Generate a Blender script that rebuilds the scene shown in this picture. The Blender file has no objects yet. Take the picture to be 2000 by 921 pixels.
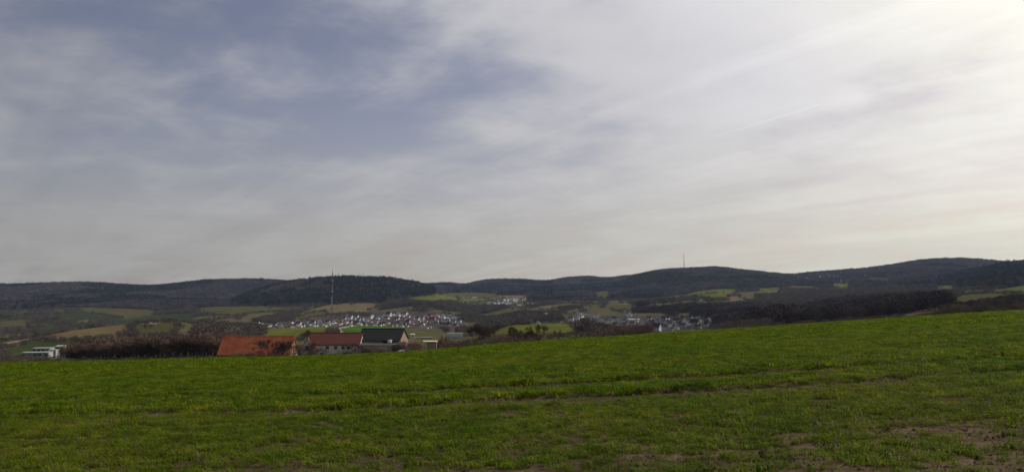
import bpy, math, random
import numpy as np
from mathutils import Vector, Matrix

# ------------------------------------------------------------------ camera
RW, RH, F = 2000.0, 921.0, 1570.0          # photo width, height, focal length in photo pixels
HORIZON = 560.0
PITCH = math.atan((HORIZON - RH/2)/F)
CP, SP = math.cos(PITCH), math.sin(PITCH)
EYE = 1.6
scn = bpy.context.scene
C = scn.collection
cam_d = bpy.data.cameras.new('camera')
cam_d.sensor_width = 36.0
cam_d.lens = 36.0*F/RW
cam_d.clip_start = 0.1
cam_d.clip_end = 60000
cam = bpy.data.objects.new('camera', cam_d)
cam.location = (0, 0, EYE)
cam.rotation_euler = (math.pi/2 + PITCH, 0, 0)
C.objects.link(cam)
scn.camera = cam

# ------------------------------------------------------------------ light and sky
SUN_AZ, SUN_EL = math.radians(50), math.radians(33)     # azimuth to the right of the view direction
SUN_DIR = Vector((math.sin(SUN_AZ)*math.cos(SUN_EL), math.cos(SUN_AZ)*math.cos(SUN_EL), math.sin(SUN_EL)))
sun_d = bpy.data.lights.new('sun', 'SUN')
sun_d.energy = 2.6
sun_d.angle = math.radians(0.53)
sun_d.color = (1.0, 0.95, 0.86)
sun = bpy.data.objects.new('sun', sun_d)
sun.rotation_euler = SUN_DIR.to_track_quat('Z', 'Y').to_euler()
C.objects.link(sun)

scn.view_settings.view_transform = 'Standard'
scn.view_settings.look = 'None'
scn.view_settings.exposure = 0.0
scn.view_settings.gamma = 1.0
scn.cycles.volume_bounces = 0
scn.cycles.max_bounces = 6
scn.cycles.transparent_max_bounces = 8

class NT:
    """small helper for writing node trees as expressions"""
    def __init__(s, nt): s.nt = nt; s.n = nt.nodes; s.l = nt.links
    def put(s, v, sock):
        if isinstance(v, bpy.types.NodeSocket): s.l.new(v, sock)
        elif v is not None:
            try: sock.default_value = v
            except Exception: sock.default_value = tuple(v)
    def m(s, op, a, b=None, c=None, clamp=False):
        n = s.n.new('ShaderNodeMath'); n.operation = op; n.use_clamp = clamp
        for i, v in enumerate((a, b, c)):
            if v is not None: s.put(v, n.inputs[i])
        return n.outputs[0]
    def vm(s, op, a, b=None, out=0):
        n = s.n.new('ShaderNodeVectorMath'); n.operation = op
        s.put(a, n.inputs[0])
        if b is not None: s.put(b, n.inputs[1])
        return n.outputs[out]
    def mix(s, f, a, b):
        n = s.n.new('ShaderNodeMix'); n.data_type = 'RGBA'
        s.put(f, n.inputs[0]); s.put(col4(a), n.inputs[6]); s.put(col4(b), n.inputs[7])
        return n.outputs[2]
    def noise(s, vec, scale, detail=4, rough=0.55, dist=0.0, out='Fac'):
        n = s.n.new('ShaderNodeTexNoise'); n.inputs['Scale'].default_value = scale
        n.inputs['Detail'].default_value = detail; n.inputs['Roughness'].default_value = rough
        n.inputs['Distortion'].default_value = dist
        if vec is not None: s.l.new(vec, n.inputs['Vector'])
        return n.outputs[out]
    def ramp(s, v, lo, hi, a=0.0, b=1.0, smooth=True):
        n = s.n.new('ShaderNodeMapRange'); n.interpolation_type = 'SMOOTHSTEP' if smooth else 'LINEAR'
        s.put(v, n.inputs[0])
        for i, x in zip((1, 2, 3, 4), (lo, hi, a, b)): n.inputs[i].default_value = x
        return n.outputs[0]
    def attr(s, name, out='Color'):
        n = s.n.new('ShaderNodeAttribute'); n.attribute_name = name
        return n.outputs[out]
    def xyz(s, x, y, z):
        n = s.n.new('ShaderNodeCombineXYZ')
        for i, v in enumerate((x, y, z)): s.put(v, n.inputs[i])
        return n.outputs[0]
def col4(c):
    if isinstance(c, (tuple, list)) and len(c) == 3: return (*c, 1.0)
    return c

world = bpy.data.worlds.new('World'); scn.world = world; world.use_nodes = True
def build_world():
    nt = world.node_tree; nt.nodes.clear(); t = NT(nt)
    out = nt.nodes.new('ShaderNodeOutputWorld'); bg = nt.nodes.new('ShaderNodeBackground')
    bg.inputs['Strength'].default_value = 0.1
    nt.links.new(bg.outputs[0], out.inputs[0])
    sky = nt.nodes.new('ShaderNodeTexSky'); sky.sky_type = 'NISHITA'; sky.sun_disc = False
    sky.sun_elevation = SUN_EL; sky.sun_rotation = SUN_AZ
    sky.altitude = 300; sky.air_density = 1.0; sky.dust_density = 1.5
    tc = nt.nodes.new('ShaderNodeTexCoord')
    d = t.vm('NORMALIZE', tc.outputs['Generated'])
    sep = nt.nodes.new('ShaderNodeSeparateXYZ'); nt.links.new(d, sep.inputs[0])
    x, y, z = sep.outputs
    zz = t.m('MAXIMUM', z, 0.0)
    # how close to the sun
    ca = t.vm('DOT_PRODUCT', d, tuple(SUN_DIR), out='Value')
    ang = t.m('ARCCOSINE', t.m('MINIMUM', ca, 0.9999))
    glow = t.m('EXPONENT', t.m('MULTIPLY', t.m('POWER', t.m('DIVIDE', ang, 0.75), 1.6), -1.0))
    near = t.m('EXPONENT', t.m('MULTIPLY', ang, -4.2))
    # cloud sheet seen in perspective
    k = t.m('DIVIDE', 1.0, t.m('ADD', zz, 0.16))
    px = t.m('MULTIPLY', x, k); py = t.m('MULTIPLY', y, k)
    R = math.radians(-50)
    ax = t.m('ADD', t.m('MULTIPLY', px, math.cos(R)), t.m('MULTIPLY', py, math.sin(R)))
    ay = t.m('SUBTRACT', t.m('MULTIPLY', py, math.cos(R)), t.m('MULTIPLY', px, math.sin(R)))
    broad = t.noise(t.xyz(t.m('MULTIPLY', ax, 0.45), t.m('MULTIPLY', ay, 0.8), 3.7), 1.1, 6, 0.5, 0.15)
    streak = t.noise(t.xyz(t.m('MULTIPLY', ax, 0.22), t.m('MULTIPLY', ay, 1.5), 8.1), 1.7, 5, 0.55, 0.5)
    fine = t.noise(t.xyz(px, py, 1.3), 2.3, 8, 0.56, 0.22)
    # the thin place in the cloud, up and a little left of the middle
    gd = Vector((-0.19, 1.0, 0.275)).normalized()
    gap = t.m('EXPONENT', t.m('MULTIPLY', t.m('POWER', t.m('DIVIDE', t.m('ARCCOSINE', t.m('MINIMUM', t.vm('DOT_PRODUCT', d, tuple(gd), out='Value'), 0.9999)), 0.21), 2.0), -1.0))
    cov = t.m('ADD', t.m('MULTIPLY', broad, 0.50), t.m('ADD', t.m('MULTIPLY', streak, 0.30), t.m('MULTIPLY', fine, 0.62)))
    cov = t.m('SUBTRACT', cov, t.m('MULTIPLY', gap, 0.15))
    # the high cloud thins out away from the sun and towards the zenith
    away = t.ramp(ang, 0.70, 1.15); high = t.ramp(zz, 0.10, 0.34)
    cov = t.m('SUBTRACT', cov, t.m('MULTIPLY', t.m('MULTIPLY', away, high), 0.035))
    cov = t.m('ADD', cov, t.m('MULTIPLY', glow, 0.26))
    cover = t.ramp(cov, 0.52, 0.86)
    hor = t.ramp(zz, 0.0, 0.26, 1.0, 0.0)
    cover = t.m('ADD', t.m('MULTIPLY', cover, t.m('SUBTRACT', 1.0, t.m('MULTIPLY', hor, 0.6))), t.m('MULTIPLY', hor, 0.6))
    # brightness of the cloud: brighter towards the sun
    lum = t.m('ADD', 3.05, t.m('ADD', t.m('MULTIPLY', glow, 7.9), t.m('MULTIPLY', near, 9.0)))
    lum = t.m('MULTIPLY', lum, t.m('MULTIPLY', t.ramp(fine, 0.3, 0.7, 0.95, 1.05, False), t.ramp(streak, 0.36, 0.62, 0.945, 1.03)))
    tint = t.mix(t.m('MINIMUM', t.m('MULTIPLY', glow, 1.3), 1.0), (0.95, 0.965, 1.05), (1.0, 0.965, 0.975))
    tint = t.mix(t.ramp(zz, 0.0, 0.13, 1.0, 0.0), tint, (1.02, 0.985, 0.90))
    tint = t.mix(t.m('MULTIPLY', hor, glow), tint, (1.10, 1.02, 0.72))
    tint = t.mix(t.ramp(glow, 0.46, 0.74), tint, (1.03, 1.01, 0.90))
    vs = nt.nodes.new('ShaderNodeVectorMath'); vs.operation = 'SCALE'
    nt.links.new(tint, vs.inputs[0]); nt.links.new(lum, vs.inputs['Scale'])
    blue = nt.nodes.new('ShaderNodeVectorMath'); blue.operation = 'MULTIPLY'
    nt.links.new(sky.outputs[0], blue.inputs[0]); blue.inputs[1].default_value = (0.71, 0.58, 0.585)
    blue2 = nt.nodes.new('ShaderNodeVectorMath'); blue2.operation = 'ADD'
    nt.links.new(blue.outputs[0], blue2.inputs[0]); blue2.inputs[1].default_value = (0.25, 0.25, 0.3)
    c = t.mix(cover, blue2.outputs[0], vs.outputs[0])
    # aircraft trail: a fine bright streak of ice cloud
    def sdir(px, py):
        v = Vector(((px-RW/2)/F, 1.0, 0)); u = (RH/2-py)/F
        return Vector((v.x, CP-u*SP, SP+u*CP)).normalized()
    a, b = sdir(1330, 287), sdir(1606, 203); nrm = a.cross(b).normalized(); mid = (a+b).normalized(); al = nrm.cross(mid)
    off = t.m('ABSOLUTE', t.vm('DOT_PRODUCT', d, tuple(nrm), out='Value'))
    pos = t.vm('DOT_PRODUCT', d, tuple(al), out='Value'); ha = abs(b.dot(al)); sg = 1 if b.dot(al) > 0 else -1
    pos = t.m('MULTIPLY', pos, sg/ha)
    wdt = t.ramp(pos, -1.0, 1.0, 0.0013, 0.0007, False)
    line = t.m('EXPONENT', t.m('MULTIPLY', t.m('POWER', t.m('DIVIDE', off, wdt), 2.0), -1.0))
    along = t.m('MULTIPLY', t.ramp(pos, -1.0, 0.5), t.ramp(pos, 0.97, 1.0, 1.0, 0.0))
    along = t.m('MULTIPLY', along, t.ramp(t.vm('DOT_PRODUCT', d, tuple(mid), out='Value'), 0.9, 0.95))
    c = t.mix(t.m('MULTIPLY', t.m('MULTIPLY', line, along), 0.3), c, (9.4, 9.4, 9.2))
    nt.links.new(c, bg.inputs['Color'])
build_world()

# ------------------------------------------------------------------ bookkeeping helpers
def props(o, label=None, cat=None, group=None, kind=None):
    if label: o['label'] = label
    if cat: o['category'] = cat
    if group: o['group'] = group
    if kind: o['kind'] = kind
    return o
def empty(name, loc, rz=0.0, **kw):
    o = bpy.data.objects.new(name, None); C.objects.link(o)
    o.location = loc; o.rotation_euler = (0, 0, rz); o.empty_display_size = 0.5
    return props(o, **kw)
def mesh_from(name, verts, faces, mats=(), fmat=None, smooth=False):
    me = bpy.data.meshes.new(name)
    me.from_pydata([tuple(v) for v in verts], [], [tuple(f) for f in faces])
    for m in mats: me.materials.append(m)
    if fmat is not None: me.polygons.foreach_set('material_index', fmat)
    if smooth: me.polygons.foreach_set('use_smooth', [True]*len(me.polygons))
    me.update()
    return me
def obj(name, me, parent=None, loc=(0, 0, 0), rz=0.0, **kw):
    o = bpy.data.objects.new(name, me); C.objects.link(o)
    if parent is not None: o.parent = parent
    o.location = loc; o.rotation_euler = (0, 0, rz)
    return props(o, **kw)
class MB:
    def __init__(s): s.v = []; s.f = []
    def add(s, vs, fs):
        b = len(s.v); s.v += [tuple(v) for v in vs]; s.f += [tuple(b+i for i in f) for f in fs]; return s
    def box(s, x0, x1, y0, y1, z0, z1):
        return s.add([(x0,y0,z0),(x1,y0,z0),(x1,y1,z0),(x0,y1,z0),(x0,y0,z1),(x1,y0,z1),(x1,y1,z1),(x0,y1,z1)],
                     [(0,3,2,1),(4,5,6,7),(0,1,5,4),(1,2,6,5),(2,3,7,6),(3,0,4,7)])
    def prism(s, prof, x0, x1):
        """closed (y, z) outline swept along x"""
        n = len(prof)
        return s.add([(x0, y, z) for y, z in prof]+[(x1, y, z) for y, z in prof],
                     [tuple(range(n))[::-1], tuple(range(n, 2*n))]+[(i, (i+1) % n, n+(i+1) % n, n+i) for i in range(n)])
    def tube(s, a, b, r0, r1, n=5):
        a, b = Vector(a), Vector(b); d = (b-a).normalized()
        u = d.orthogonal().normalized(); w = d.cross(u)
        vs = []
        for p, r in ((a, r0), (b, r1)):
            for i in range(n):
                t = 2*math.pi*i/n; vs.append(p + u*(math.cos(t)*r) + w*(math.sin(t)*r))
        return s.add(vs, [(i, (i+1) % n, n+(i+1) % n, n+i) for i in range(n)]+[tuple(range(n))[::-1], tuple(range(n, 2*n))])
    def me(s, name, mat): return mesh_from(name, s.v, s.f, (mat,))

# ------------------------------------------------------------------ materials
def material(name, col, rough=0.85, var=0.0, vscale=1.0, col2=None, obj_rand=0.0, trans=0.0, bump=0.0, bscale=5.0, coords='obj', spec=0.0):
    m = bpy.data.materials.new(name); m.use_nodes = True
    nt = m.node_tree; nt.nodes.clear(); t = NT(nt)
    out = nt.nodes.new('ShaderNodeOutputMaterial')
    p = nt.nodes.new('ShaderNodeBsdfPrincipled'); p.inputs['Roughness'].default_value = rough
    p.inputs['Specular IOR Level'].default_value = spec
    if coords == 'obj':
        vec = nt.nodes.new('ShaderNodeTexCoord').outputs['Object']
    else:
        vec = nt.nodes.new('ShaderNodeNewGeometry').outputs['Position']
    c = col4(col)
    if col2 is not None or var:
        c2 = col4(col2) if col2 is not None else (*[v*(1-var) for v in col], 1)
        f = t.ramp(t.noise(vec, vscale, 5, 0.6), 0.35, 0.65)
        c = t.mix(f, c, c2)
    if obj_rand:
        oi = nt.nodes.new('ShaderNodeObjectInfo')
        hsv = nt.nodes.new('ShaderNodeHueSaturation')
        t.put(t.ramp(oi.outputs['Random'], 0, 1, 1-obj_rand, 1+obj_rand, False), hsv.inputs['Value'])
        rr = t.m('FRACT', t.m('MULTIPLY', oi.outputs['Random'], 37.7))
        t.put(t.ramp(rr, 0, 1, 0.5-0.06*obj_rand, 0.5+0.06*obj_rand, False), hsv.inputs['Hue'])
        t.put(c, hsv.inputs['Color']); c = hsv.outputs[0]
    t.put(c, p.inputs['Base Color'])
    if bump:
        b = nt.nodes.new('ShaderNodeBump'); b.inputs['Strength'].default_value = bump
        t.put(t.noise(vec, bscale, 4, 0.6), b.inputs['Height']); nt.links.new(b.outputs[0], p.inputs['Normal'])
    if trans:
        tr = nt.nodes.new('ShaderNodeBsdfTranslucent'); t.put(c, tr.inputs['Color'])
        mx = nt.nodes.new('ShaderNodeMixShader'); mx.inputs[0].default_value = trans
        nt.links.new(p.outputs[0], mx.inputs[1]); nt.links.new(tr.outputs[0], mx.inputs[2])
        nt.links.new(mx.outputs[0], out.inputs[0])
    else: nt.links.new(p.outputs[0], out.inputs[0])
    return m

# ------------------------------------------------------------------ terrain shape
def T_of(py):      # photo row -> slope z/D of the sight line
    return np.tan(PITCH + np.arctan((RH/2 - np.asarray(py, float))/F))
def U_of(px, t):   # photo column -> x/D
    return (np.asarray(px, float)-RW/2)/F*(CP + t*SP)
def project(x, y, z):
    fw = y*CP + (z-EYE)*SP; up = -y*SP + (z-EYE)*CP
    fw = np.maximum(fw, 1e-3)
    return RW/2 + F*x/fw, RH/2 - F*up/fw
def pchip(xk, yk, x):
    """monotone cubic; yk may be (n,) or (m,n) with x (k,)"""
    xk = np.asarray(xk, float); yk = np.atleast_2d(np.asarray(yk, float)); x = np.asarray(x, float)
    h = np.diff(xk); dl = np.diff(yk, axis=1)/h
    m = np.zeros_like(yk)
    w1 = 2*h[1:]+h[:-1]; w2 = h[1:]+2*h[:-1]
    same = dl[:, 1:]*dl[:, :-1] > 0
    with np.errstate(divide='ignore', invalid='ignore'):
        hm = (w1+w2)/(w1/dl[:, :-1]+w2/dl[:, 1:])
    m[:, 1:-1] = np.where(same, hm, 0)
    m[:, 0] = dl[:, 0]; m[:, -1] = dl[:, -1]
    i = np.clip(np.searchsorted(xk, x)-1, 0, len(h)-1)
    s = np.clip((x-xk[i])/h[i], 0, 1); hh = h[i]
    h00 = 2*s**3-3*s**2+1; h10 = s**3-2*s**2+s; h01 = -2*s**3+3*s**2; h11 = s**3-s**2
    r = h00*yk[:, i]+h10*hh*m[:, i]+h01*yk[:, i+1]+h11*hh*m[:, i+1]
    return r[0] if r.shape[0] == 1 else r

CREST_X = [-1200, -400, 0, 200, 400, 700, 830, 1000, 1200, 1400, 1600, 1800, 2000, 2400, 3200]
CREST_Y = [ 720, 714, 709, 705.5, 700.3, 693, 685.5, 671, 658, 645, 632, 618.5, 606.5, 586, 561]
KD = [300, 600, 800, 1000, 1500, 2100, 2800, 3600, 4600, 5600, 7500]
KN = {   # column: photo row of the ground at each of the distances above
 -1200: (718, 690, 675, 664, 652, 632, 608, 583, 552, 560, 566),
 -400: (714, 690, 676, 665, 652, 634, 610, 585, 556, 562, 566),
    0: (711, 690, 676, 664, 654, 634, 612, 588, 559, 563, 566),
  160: (709, 688, 660, 644, 650, 630, 606, 585, 554.5, 562, 566),
  340: (706, 682, 650, 631, 636, 630, 604, 587, 558, 562, 566),
  450: (704, 672, 660, 650, 634, 614, 599, 594, 549, 560, 566),
  550: (702, 667, 657, 650, 636, 618, 599, 558, 552, 560, 566),
  650: (699, 664, 652, 641, 639, 620, 592, 546.5, 554, 560, 566),
  740: (697, 664, 650, 641, 639, 618, 593, 546.5, 556, 560, 566),
  800: (695, 666, 655, 645, 639, 616, 589, 555, 557, 560, 566),
  850: (692, 668, 660, 655, 641, 612, 588, 573, 562, 557, 566),
  920: (684, 670, 662, 658, 643, 622, 600, 583, 567, 555, 566),
 1000: (678, 652, 635, 642, 634, 611, 602, 582, 563, 549, 566),
 1100: (669, 649, 632, 640, 628, 605, 593, 577, 562, 546, 566),
 1200: (663, 656, 654, 648, 625, 601, 592, 572, 556, 543, 566),
 1300: (656, 652, 648, 644, 624, 593, 586, 562, 530, 538, 562),
 1400: (650, 646, 643, 638, 612, 590, 572, 553, 524.5, 535, 562),
 1550: (640, 634, 628, 622, 600, 586, 569, 551, 540, 545, 562),
 1700: (630, 622, 612, 605, 590, 576, 563, 542, 526, 535, 560),
 1850: (620, 604, 596, 590, 579, 569, 549, 528, 509, 520, 560),
 2000: (608, 588, 578, 572, 566, 547, 518, 538, 513, 520, 560),
 2400: (588, 575, 570, 566, 556, 540, 512, 530, 508, 520, 560),
 3200: (566, 562, 560, 558, 552, 540, 516, 514, 508, 520, 560)}
SKY_NEAR = {3600: ([430,450,480,520,560,600,650,690,740,790,830,860],[598,592,578,566,557,551,546.5,544.5,546,553,560,572]),
            4600: ([0,60,160,230,280,340,440,500,560],[560,558,554.5,559,562,558,549,549.5,552]),
            5600: ([850,880,905,930,965,1000,1040,1065,1100,1150,1180,1230],[557,555,559,553,549,549,551,552,546,543,546,540])}
SKY_R = ([1230,1262,1290,1330,1370,1400,1420,1440,1470,1500,1545,1570,1600,1680,1740,1800,1840,1880,1940,1975,2000],
         [545,536,531,527.5,526,524.5,526,530,533,536,540,538,535,529,521,512,509,508.5,513,515.5,513.5])
NB = 1.6/75.0**2
us = np.linspace(-1.3, 1.3, 1041)
pxs = 1000 + us*F/CP
kx = sorted(KN)
crest = T_of(pchip(CREST_X, CREST_Y, np.clip(pxs, -1200, 3200)))
A_u = -crest - 2*math.sqrt(1.6*NB)
kz = []; kd = []
for D in (60, 90, 120):
    kd.append(D); kz.append(-A_u*D - NB*D*D)
DIP = {}
for j, D in enumerate(KD):
    py = pchip(kx, [KN[k][j] for k in kx], np.clip(pxs, -1200, 3200))
    if D in SKY_NEAR:
        X, Y = SKY_NEAR[D]; w = (pxs > X[0]) & (pxs < X[-1]); py = np.where(w, pchip(X, Y, np.clip(pxs, X[0], X[-1])), py)
    if D == 4600:
        X, Y = SKY_R; w = (pxs > X[0]) & (pxs < X[-1]); py = np.where(w, pchip(X, Y, np.clip(pxs, X[0], X[-1])), py)
    if D == 4600:     # hollows behind the nearer hills, hidden from here
        z46 = EYE + T_of(py)*D; z36 = kz[-1]
        win = np.clip((pxs-425)/60, 0, 1)*np.clip((870-pxs)/60, 0, 1)
        kd.append(4080); kz.append(0.5*(z36+z46)-95*win)
    kd.append(D); kz.append(EYE + T_of(py)*D)
kd = np.array(kd, float); kz = np.array(kz).T
LD = np.concatenate([np.geomspace(60, 7500, 500)])
ZT = pchip(kd, kz, LD)                     # (u, D)
# soften sideways kinks
for _ in range(6): ZT[1:-1] = (ZT[:-2]+2*ZT[1:-1]+ZT[2:])/4
# small folds of the land, growing with distance
rng = np.random.default_rng(7)
def vnoise(x, y, seed=0):
    xi = np.floor(x).astype(int); yi = np.floor(y).astype(int); fx = x-xi; fy = y-yi
    fx = fx*fx*(3-2*fx); fy = fy*fy*(3-2*fy)
    def h(a, b):
        n = (a*374761393 + b*668265263 + seed*982451653) & 0x7fffffff
        n = ((n ^ (n >> 13))*1274126177) & 0x7fffffff
        return ((n ^ (n >> 16)) & 0xffff)/65535.0
    return (h(xi, yi)*(1-fx)+h(xi+1, yi)*fx)*(1-fy)+(h(xi, yi+1)*(1-fx)+h(xi+1, yi+1)*fx)*fy
def fbm(x, y, o=4, seed=0):
    s = 0; a = 0.5
    for i in range(o): s = s + a*vnoise(x*2**i+17*i, y*2**i-9*i, seed+i); a *= 0.5
    return s/(1-0.5**o)
RUTS = []
for pts in ([(-300, 775), (0, 783), (350, 775), (500, 771), (700, 767), (900, 757.5), (1100, 748.5), (1300, 738), (1500, 726.5), (1650, 717.5), (1800, 709), (2100, 690)],
            [(-300, 812), (0, 812), (350, 806), (560, 803), (700, 795), (900, 785.5), (1100, 776), (1300, 765), (1450, 758), (1600, 749.5), (1750, 740), (2100, 715)]):
    uu, dd = [], []
    for px, py in pts:
        t = float(T_of(py)); u = float(U_of(px, t)); a = float(np.interp(u, us, A_u))
        # -(1.6/d + a + NB d) = t
        k = -t - a; disc = k*k-4*NB*1.6
        d = (k - math.sqrt(max(disc, 0)))/(2*NB)
        uu.append(u); dd.append(d)
    RUTS.append((np.array(uu), np.array(dd)))
def rut_off(u, D):
    """signed distance in D to each rut"""
    return [D - np.interp(u, a, b) for a, b in RUTS]
def Z(u, D):
    u = np.clip(np.asarray(u, float), us[0], us[-1]); D = np.asarray(D, float)
    a = np.interp(u, us, A_u)
    zn = -a*D - NB*D*D
    lum = np.clip(1-np.abs(D-22)/40, 0, 1)
    zn = zn + 0.025*(fbm(u*D*0.9+50, D*0.9, 3, 5)-0.5)*np.clip(D/6, 0, 1)*np.clip((50-D)/20, 0, 1)
    for off in rut_off(u, D):
        zn = zn - 0.08*np.exp(-(off/0.22)**2) + 0.03*np.exp(-((off-0.42)/0.2)**2)
    ui = np.clip((u-us[0])/(us[1]-us[0]), 0, len(us)-1.001); i = ui.astype(int); fu = ui-i
    lr = math.log(LD[1]/LD[0]); di = np.clip(np.log(np.maximum(D, 60)/60)/lr, 0, len(LD)-1.001); j = di.astype(int); fd = di-j
    zf = (ZT[i, j]*(1-fu)+ZT[i+1, j]*fu)*(1-fd)+(ZT[i, j+1]*(1-fu)+ZT[i+1, j+1]*fu)*fd
    amp = np.clip((D-900)/2500, 0, 1)
    x = u*D
    zf = zf + amp*34*(fbm(x/420+31, D/420+7, 4, 2)-0.5)*np.clip((4300-D)/900, 0.12, 1)*np.where(D > 3300, 0.6, 1)
    return np.where(D <= 62, zn, zf)
def Zxy(x, y): return Z(np.asarray(x)/y, y)
def fan(x, y):
    """the fan coordinates (u, D) of a ground point, as used by the ground sheet"""
    az = np.clip(np.arctan2(x, y), -math.radians(50), math.radians(50)); return np.tan(az), np.hypot(x, y)*np.cos(az)
def gz(x, y): return float(Zxy(np.array([x]), np.array([y]))[0])
HD = np.geomspace(62, 7400, 1500)
def hit(px, py, dmin=100, dmax=7400):
    """first ground point behind dmin on the sight line of a photo pixel"""
    t = float(T_of(py)); u = float(U_of(px, t))
    D = HD[(HD > dmin) & (HD < dmax)]
    z = Z(np.full(D.shape, u), D)
    g = (z-EYE)/D
    k = np.nonzero(g >= t)[0]
    i = k[0] if len(k) else int(np.argmin(np.abs(g-t)))
    return np.array([u*D[i], D[i], z[i]])
def P(px, py, D):
    t = float(T_of(py)); u = float(U_of(px, t)); return Vector((u*D, D, EYE+t*D))

# ------------------------------------------------------------------ land cover (parcels on the real ground)
def inpoly(px, py, poly):
    r = np.zeros(px.shape, bool); n = len(poly)
    for i in range(n):
        x1, y1 = poly[i]; x2, y2 = poly[(i+1) % n]
        if y1 == y2: continue
        c = ((y1 > py) != (y2 > py)) & (px < (x2-x1)*(py-y1)/(y2-y1)+x1)
        r ^= c
    return r
OLIVE = (.115,.108,.045); YGREEN = (.155,.165,.036); TAN = (.215,.160,.080); BRIGHT = (.085,.17,.022); SCRUB = (.095,.078,.052)
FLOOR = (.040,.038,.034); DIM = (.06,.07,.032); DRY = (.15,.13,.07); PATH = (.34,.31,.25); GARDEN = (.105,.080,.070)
FIELDS = [  # colour, nearest, farthest, outline
 (OLIVE, 2300, 5200, [(740,590),(850,568),(1036,568),(1036,592),(860,600)]),
 (DIM, 1500, 3200, [(0,600),(420,600),(420,650),(0,660)]),
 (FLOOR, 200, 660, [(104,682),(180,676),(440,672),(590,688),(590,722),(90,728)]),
 (GARDEN, 1350, 2300, [(470,634),(500,626),(560,624),(600,620),(650,616),(680,612),(760,608),(800,610),(860,608),(900,610),(920,625),(900,640),(800,640),(680,637),(560,641),(480,642)]),
 (GARDEN, 950, 1700, [(1085,622),(1120,616),(1150,608),(1240,612),(1300,616),(1390,618),(1395,645),(1260,652),(1180,640),(1100,632)]),
 (TAN, 500, 1400, [(0,667),(76,658),(130,647),(200,637),(262,633),(262,655),(190,661),(150,665),(76,663),(0,683)]),
 (OLIVE, 500, 1500, [(262,633),(345,629),(352,640),(333,655),(240,658)]),
 ((.075,.095,.035), 450, 1200, [(0,690),(54,666),(130,666),(160,668),(140,684),(60,700),(0,705)]),
 (OLIVE, 1500, 3600, [(20,616),(54,606),(56,614),(30,617)]),
 (OLIVE, 1500, 3600, [(94,613),(104,603),(128,603),(126,613)]),
 (OLIVE, 1500, 3600, [(150,600),(240,601),(304,606),(302,617),(240,622),(180,612)]),
 (DRY, 1500, 3600, [(139,632),(165,622),(188,624),(170,634)]),
 (OLIVE, 1500, 3600, [(0,628),(50,622),(60,640),(0,645)]),
 (OLIVE, 1500, 3600, [(385,601),(430,598),(600,598),(590,606),(500,611),(460,617),(385,613)]),
 (DRY, 1500, 3600, [(375,618),(440,616),(478,618),(420,624),(376,624)]),
 (YGREEN, 900, 2600, [(380,645),(400,634),(440,630),(436,645),(390,650)]),
 (TAN, 1800, 3400, [(568,618),(600,606),(640,595),(680,591.5),(738,591.5),(734,602),(715,606),(690,610),(640,616),(600,624),(560,628)]),
 (OLIVE, 1800, 3400, [(560,628),(600,612),(636,608),(640,616),(600,622)]),
 (YGREEN, 560, 1700, [(480,665),(510,652),(545,641),(590,638),(650,636),(655,645),(632,652),(600,656),(575,668)]),
 (BRIGHT, 560, 1700, [(661,642),(685,636),(760,635.5),(800,640),(792,645),(760,652),(664,652)]),
 (OLIVE, 400, 1700, [(792,642),(860,641),(875,650),(800,660)]),
 (YGREEN, 1800, 3600, [(755,584),(850,576),(892,575),(896,588),(872,594),(812,588)]),
 (YGREEN, 1800, 3600, [(900,583),(925,573),(955,571),(985,578),(985,584),(950,590),(905,592)]),
 (TAN, 2000, 4600, [(978,576),(1030,576),(1030,584),(1000,583),(985,583)]),
 (OLIVE, 1500, 3400, [(812,592),(850,595),(905,606),(890,609),(830,600)]),
 (OLIVE, 1400, 3400, [(858,605),(908,611),(900,616),(862,612)]),
 (OLIVE, 1300, 2800, [(935,614),(965,606),(1010,597),(1060,591),(1118,591),(1112,600),(1060,606),(1000,614),(950,622)]),
 (TAN, 1300, 2800, [(1020,606),(1050,600),(1092,596),(1090,609),(1040,612)]),
 (YGREEN, 500, 1000, [(950,655),(985,638),(1005,633),(1030,631),(1115,631),(1128,645),(1140,655),(1100,660),(1000,672),(940,672)]),
 (OLIVE, 1300, 2800, [(1132,602),(1150,594),(1180,595),(1176,607),(1140,608)]),
 (OLIVE, 1300, 2600, [(1172,600),(1185,594),(1230,590),(1240,600),(1250,608),(1210,609)]),
 (YGREEN, 1300, 2600, [(1270,590),(1310,592),(1345,595),(1340,602),(1290,604)]),
 (YGREEN, 2000, 3800, [(1340,575),(1360,569),(1395,564),(1438,564),(1440,572),(1420,580),(1390,582)]),
 (TAN, 1800, 3500, [(1420,580),(1440,577),(1462,590),(1432,591)]),
 (YGREEN, 1800, 3800, [(1476,576),(1485,563),(1525,567),(1520,575)]),
 (OLIVE, 2000, 3800, [(1535,566),(1545,557),(1590,558),(1590,566)]),
 (OLIVE, 600, 1500, [(1395,621),(1410,614),(1436,610),(1440,622),(1400,626)]),
 (YGREEN, 1800, 4200, [(1625,562),(1628,554),(1662,555),(1658,564)]),
 (DIM, 2500, 4400, [(1690,552),(1700,541),(1742,541),(1736,556)]),
 (YGREEN, 1300, 3200, [(1812,566),(1835,558),(1865,556),(1868,568),(1820,572)]),
 (OLIVE, 1000, 2600, [(1876,576),(1885,567),(1930,564),(1936,572)]),
 (OLIVE, 450, 1500, [(1832,590),(1880,577),(1930,572),(1960,574),(1965,592),(1900,600),(1850,604)]),
 ((.11,.15,.04), 450, 2200, [(1966,562),(2000,556),(2300,552),(2300,575),(1966,574)]),
 (OLIVE, 2500, 4200, [(1160,570),(1190,567),(1195,584),(1165,586)]),
]
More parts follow.
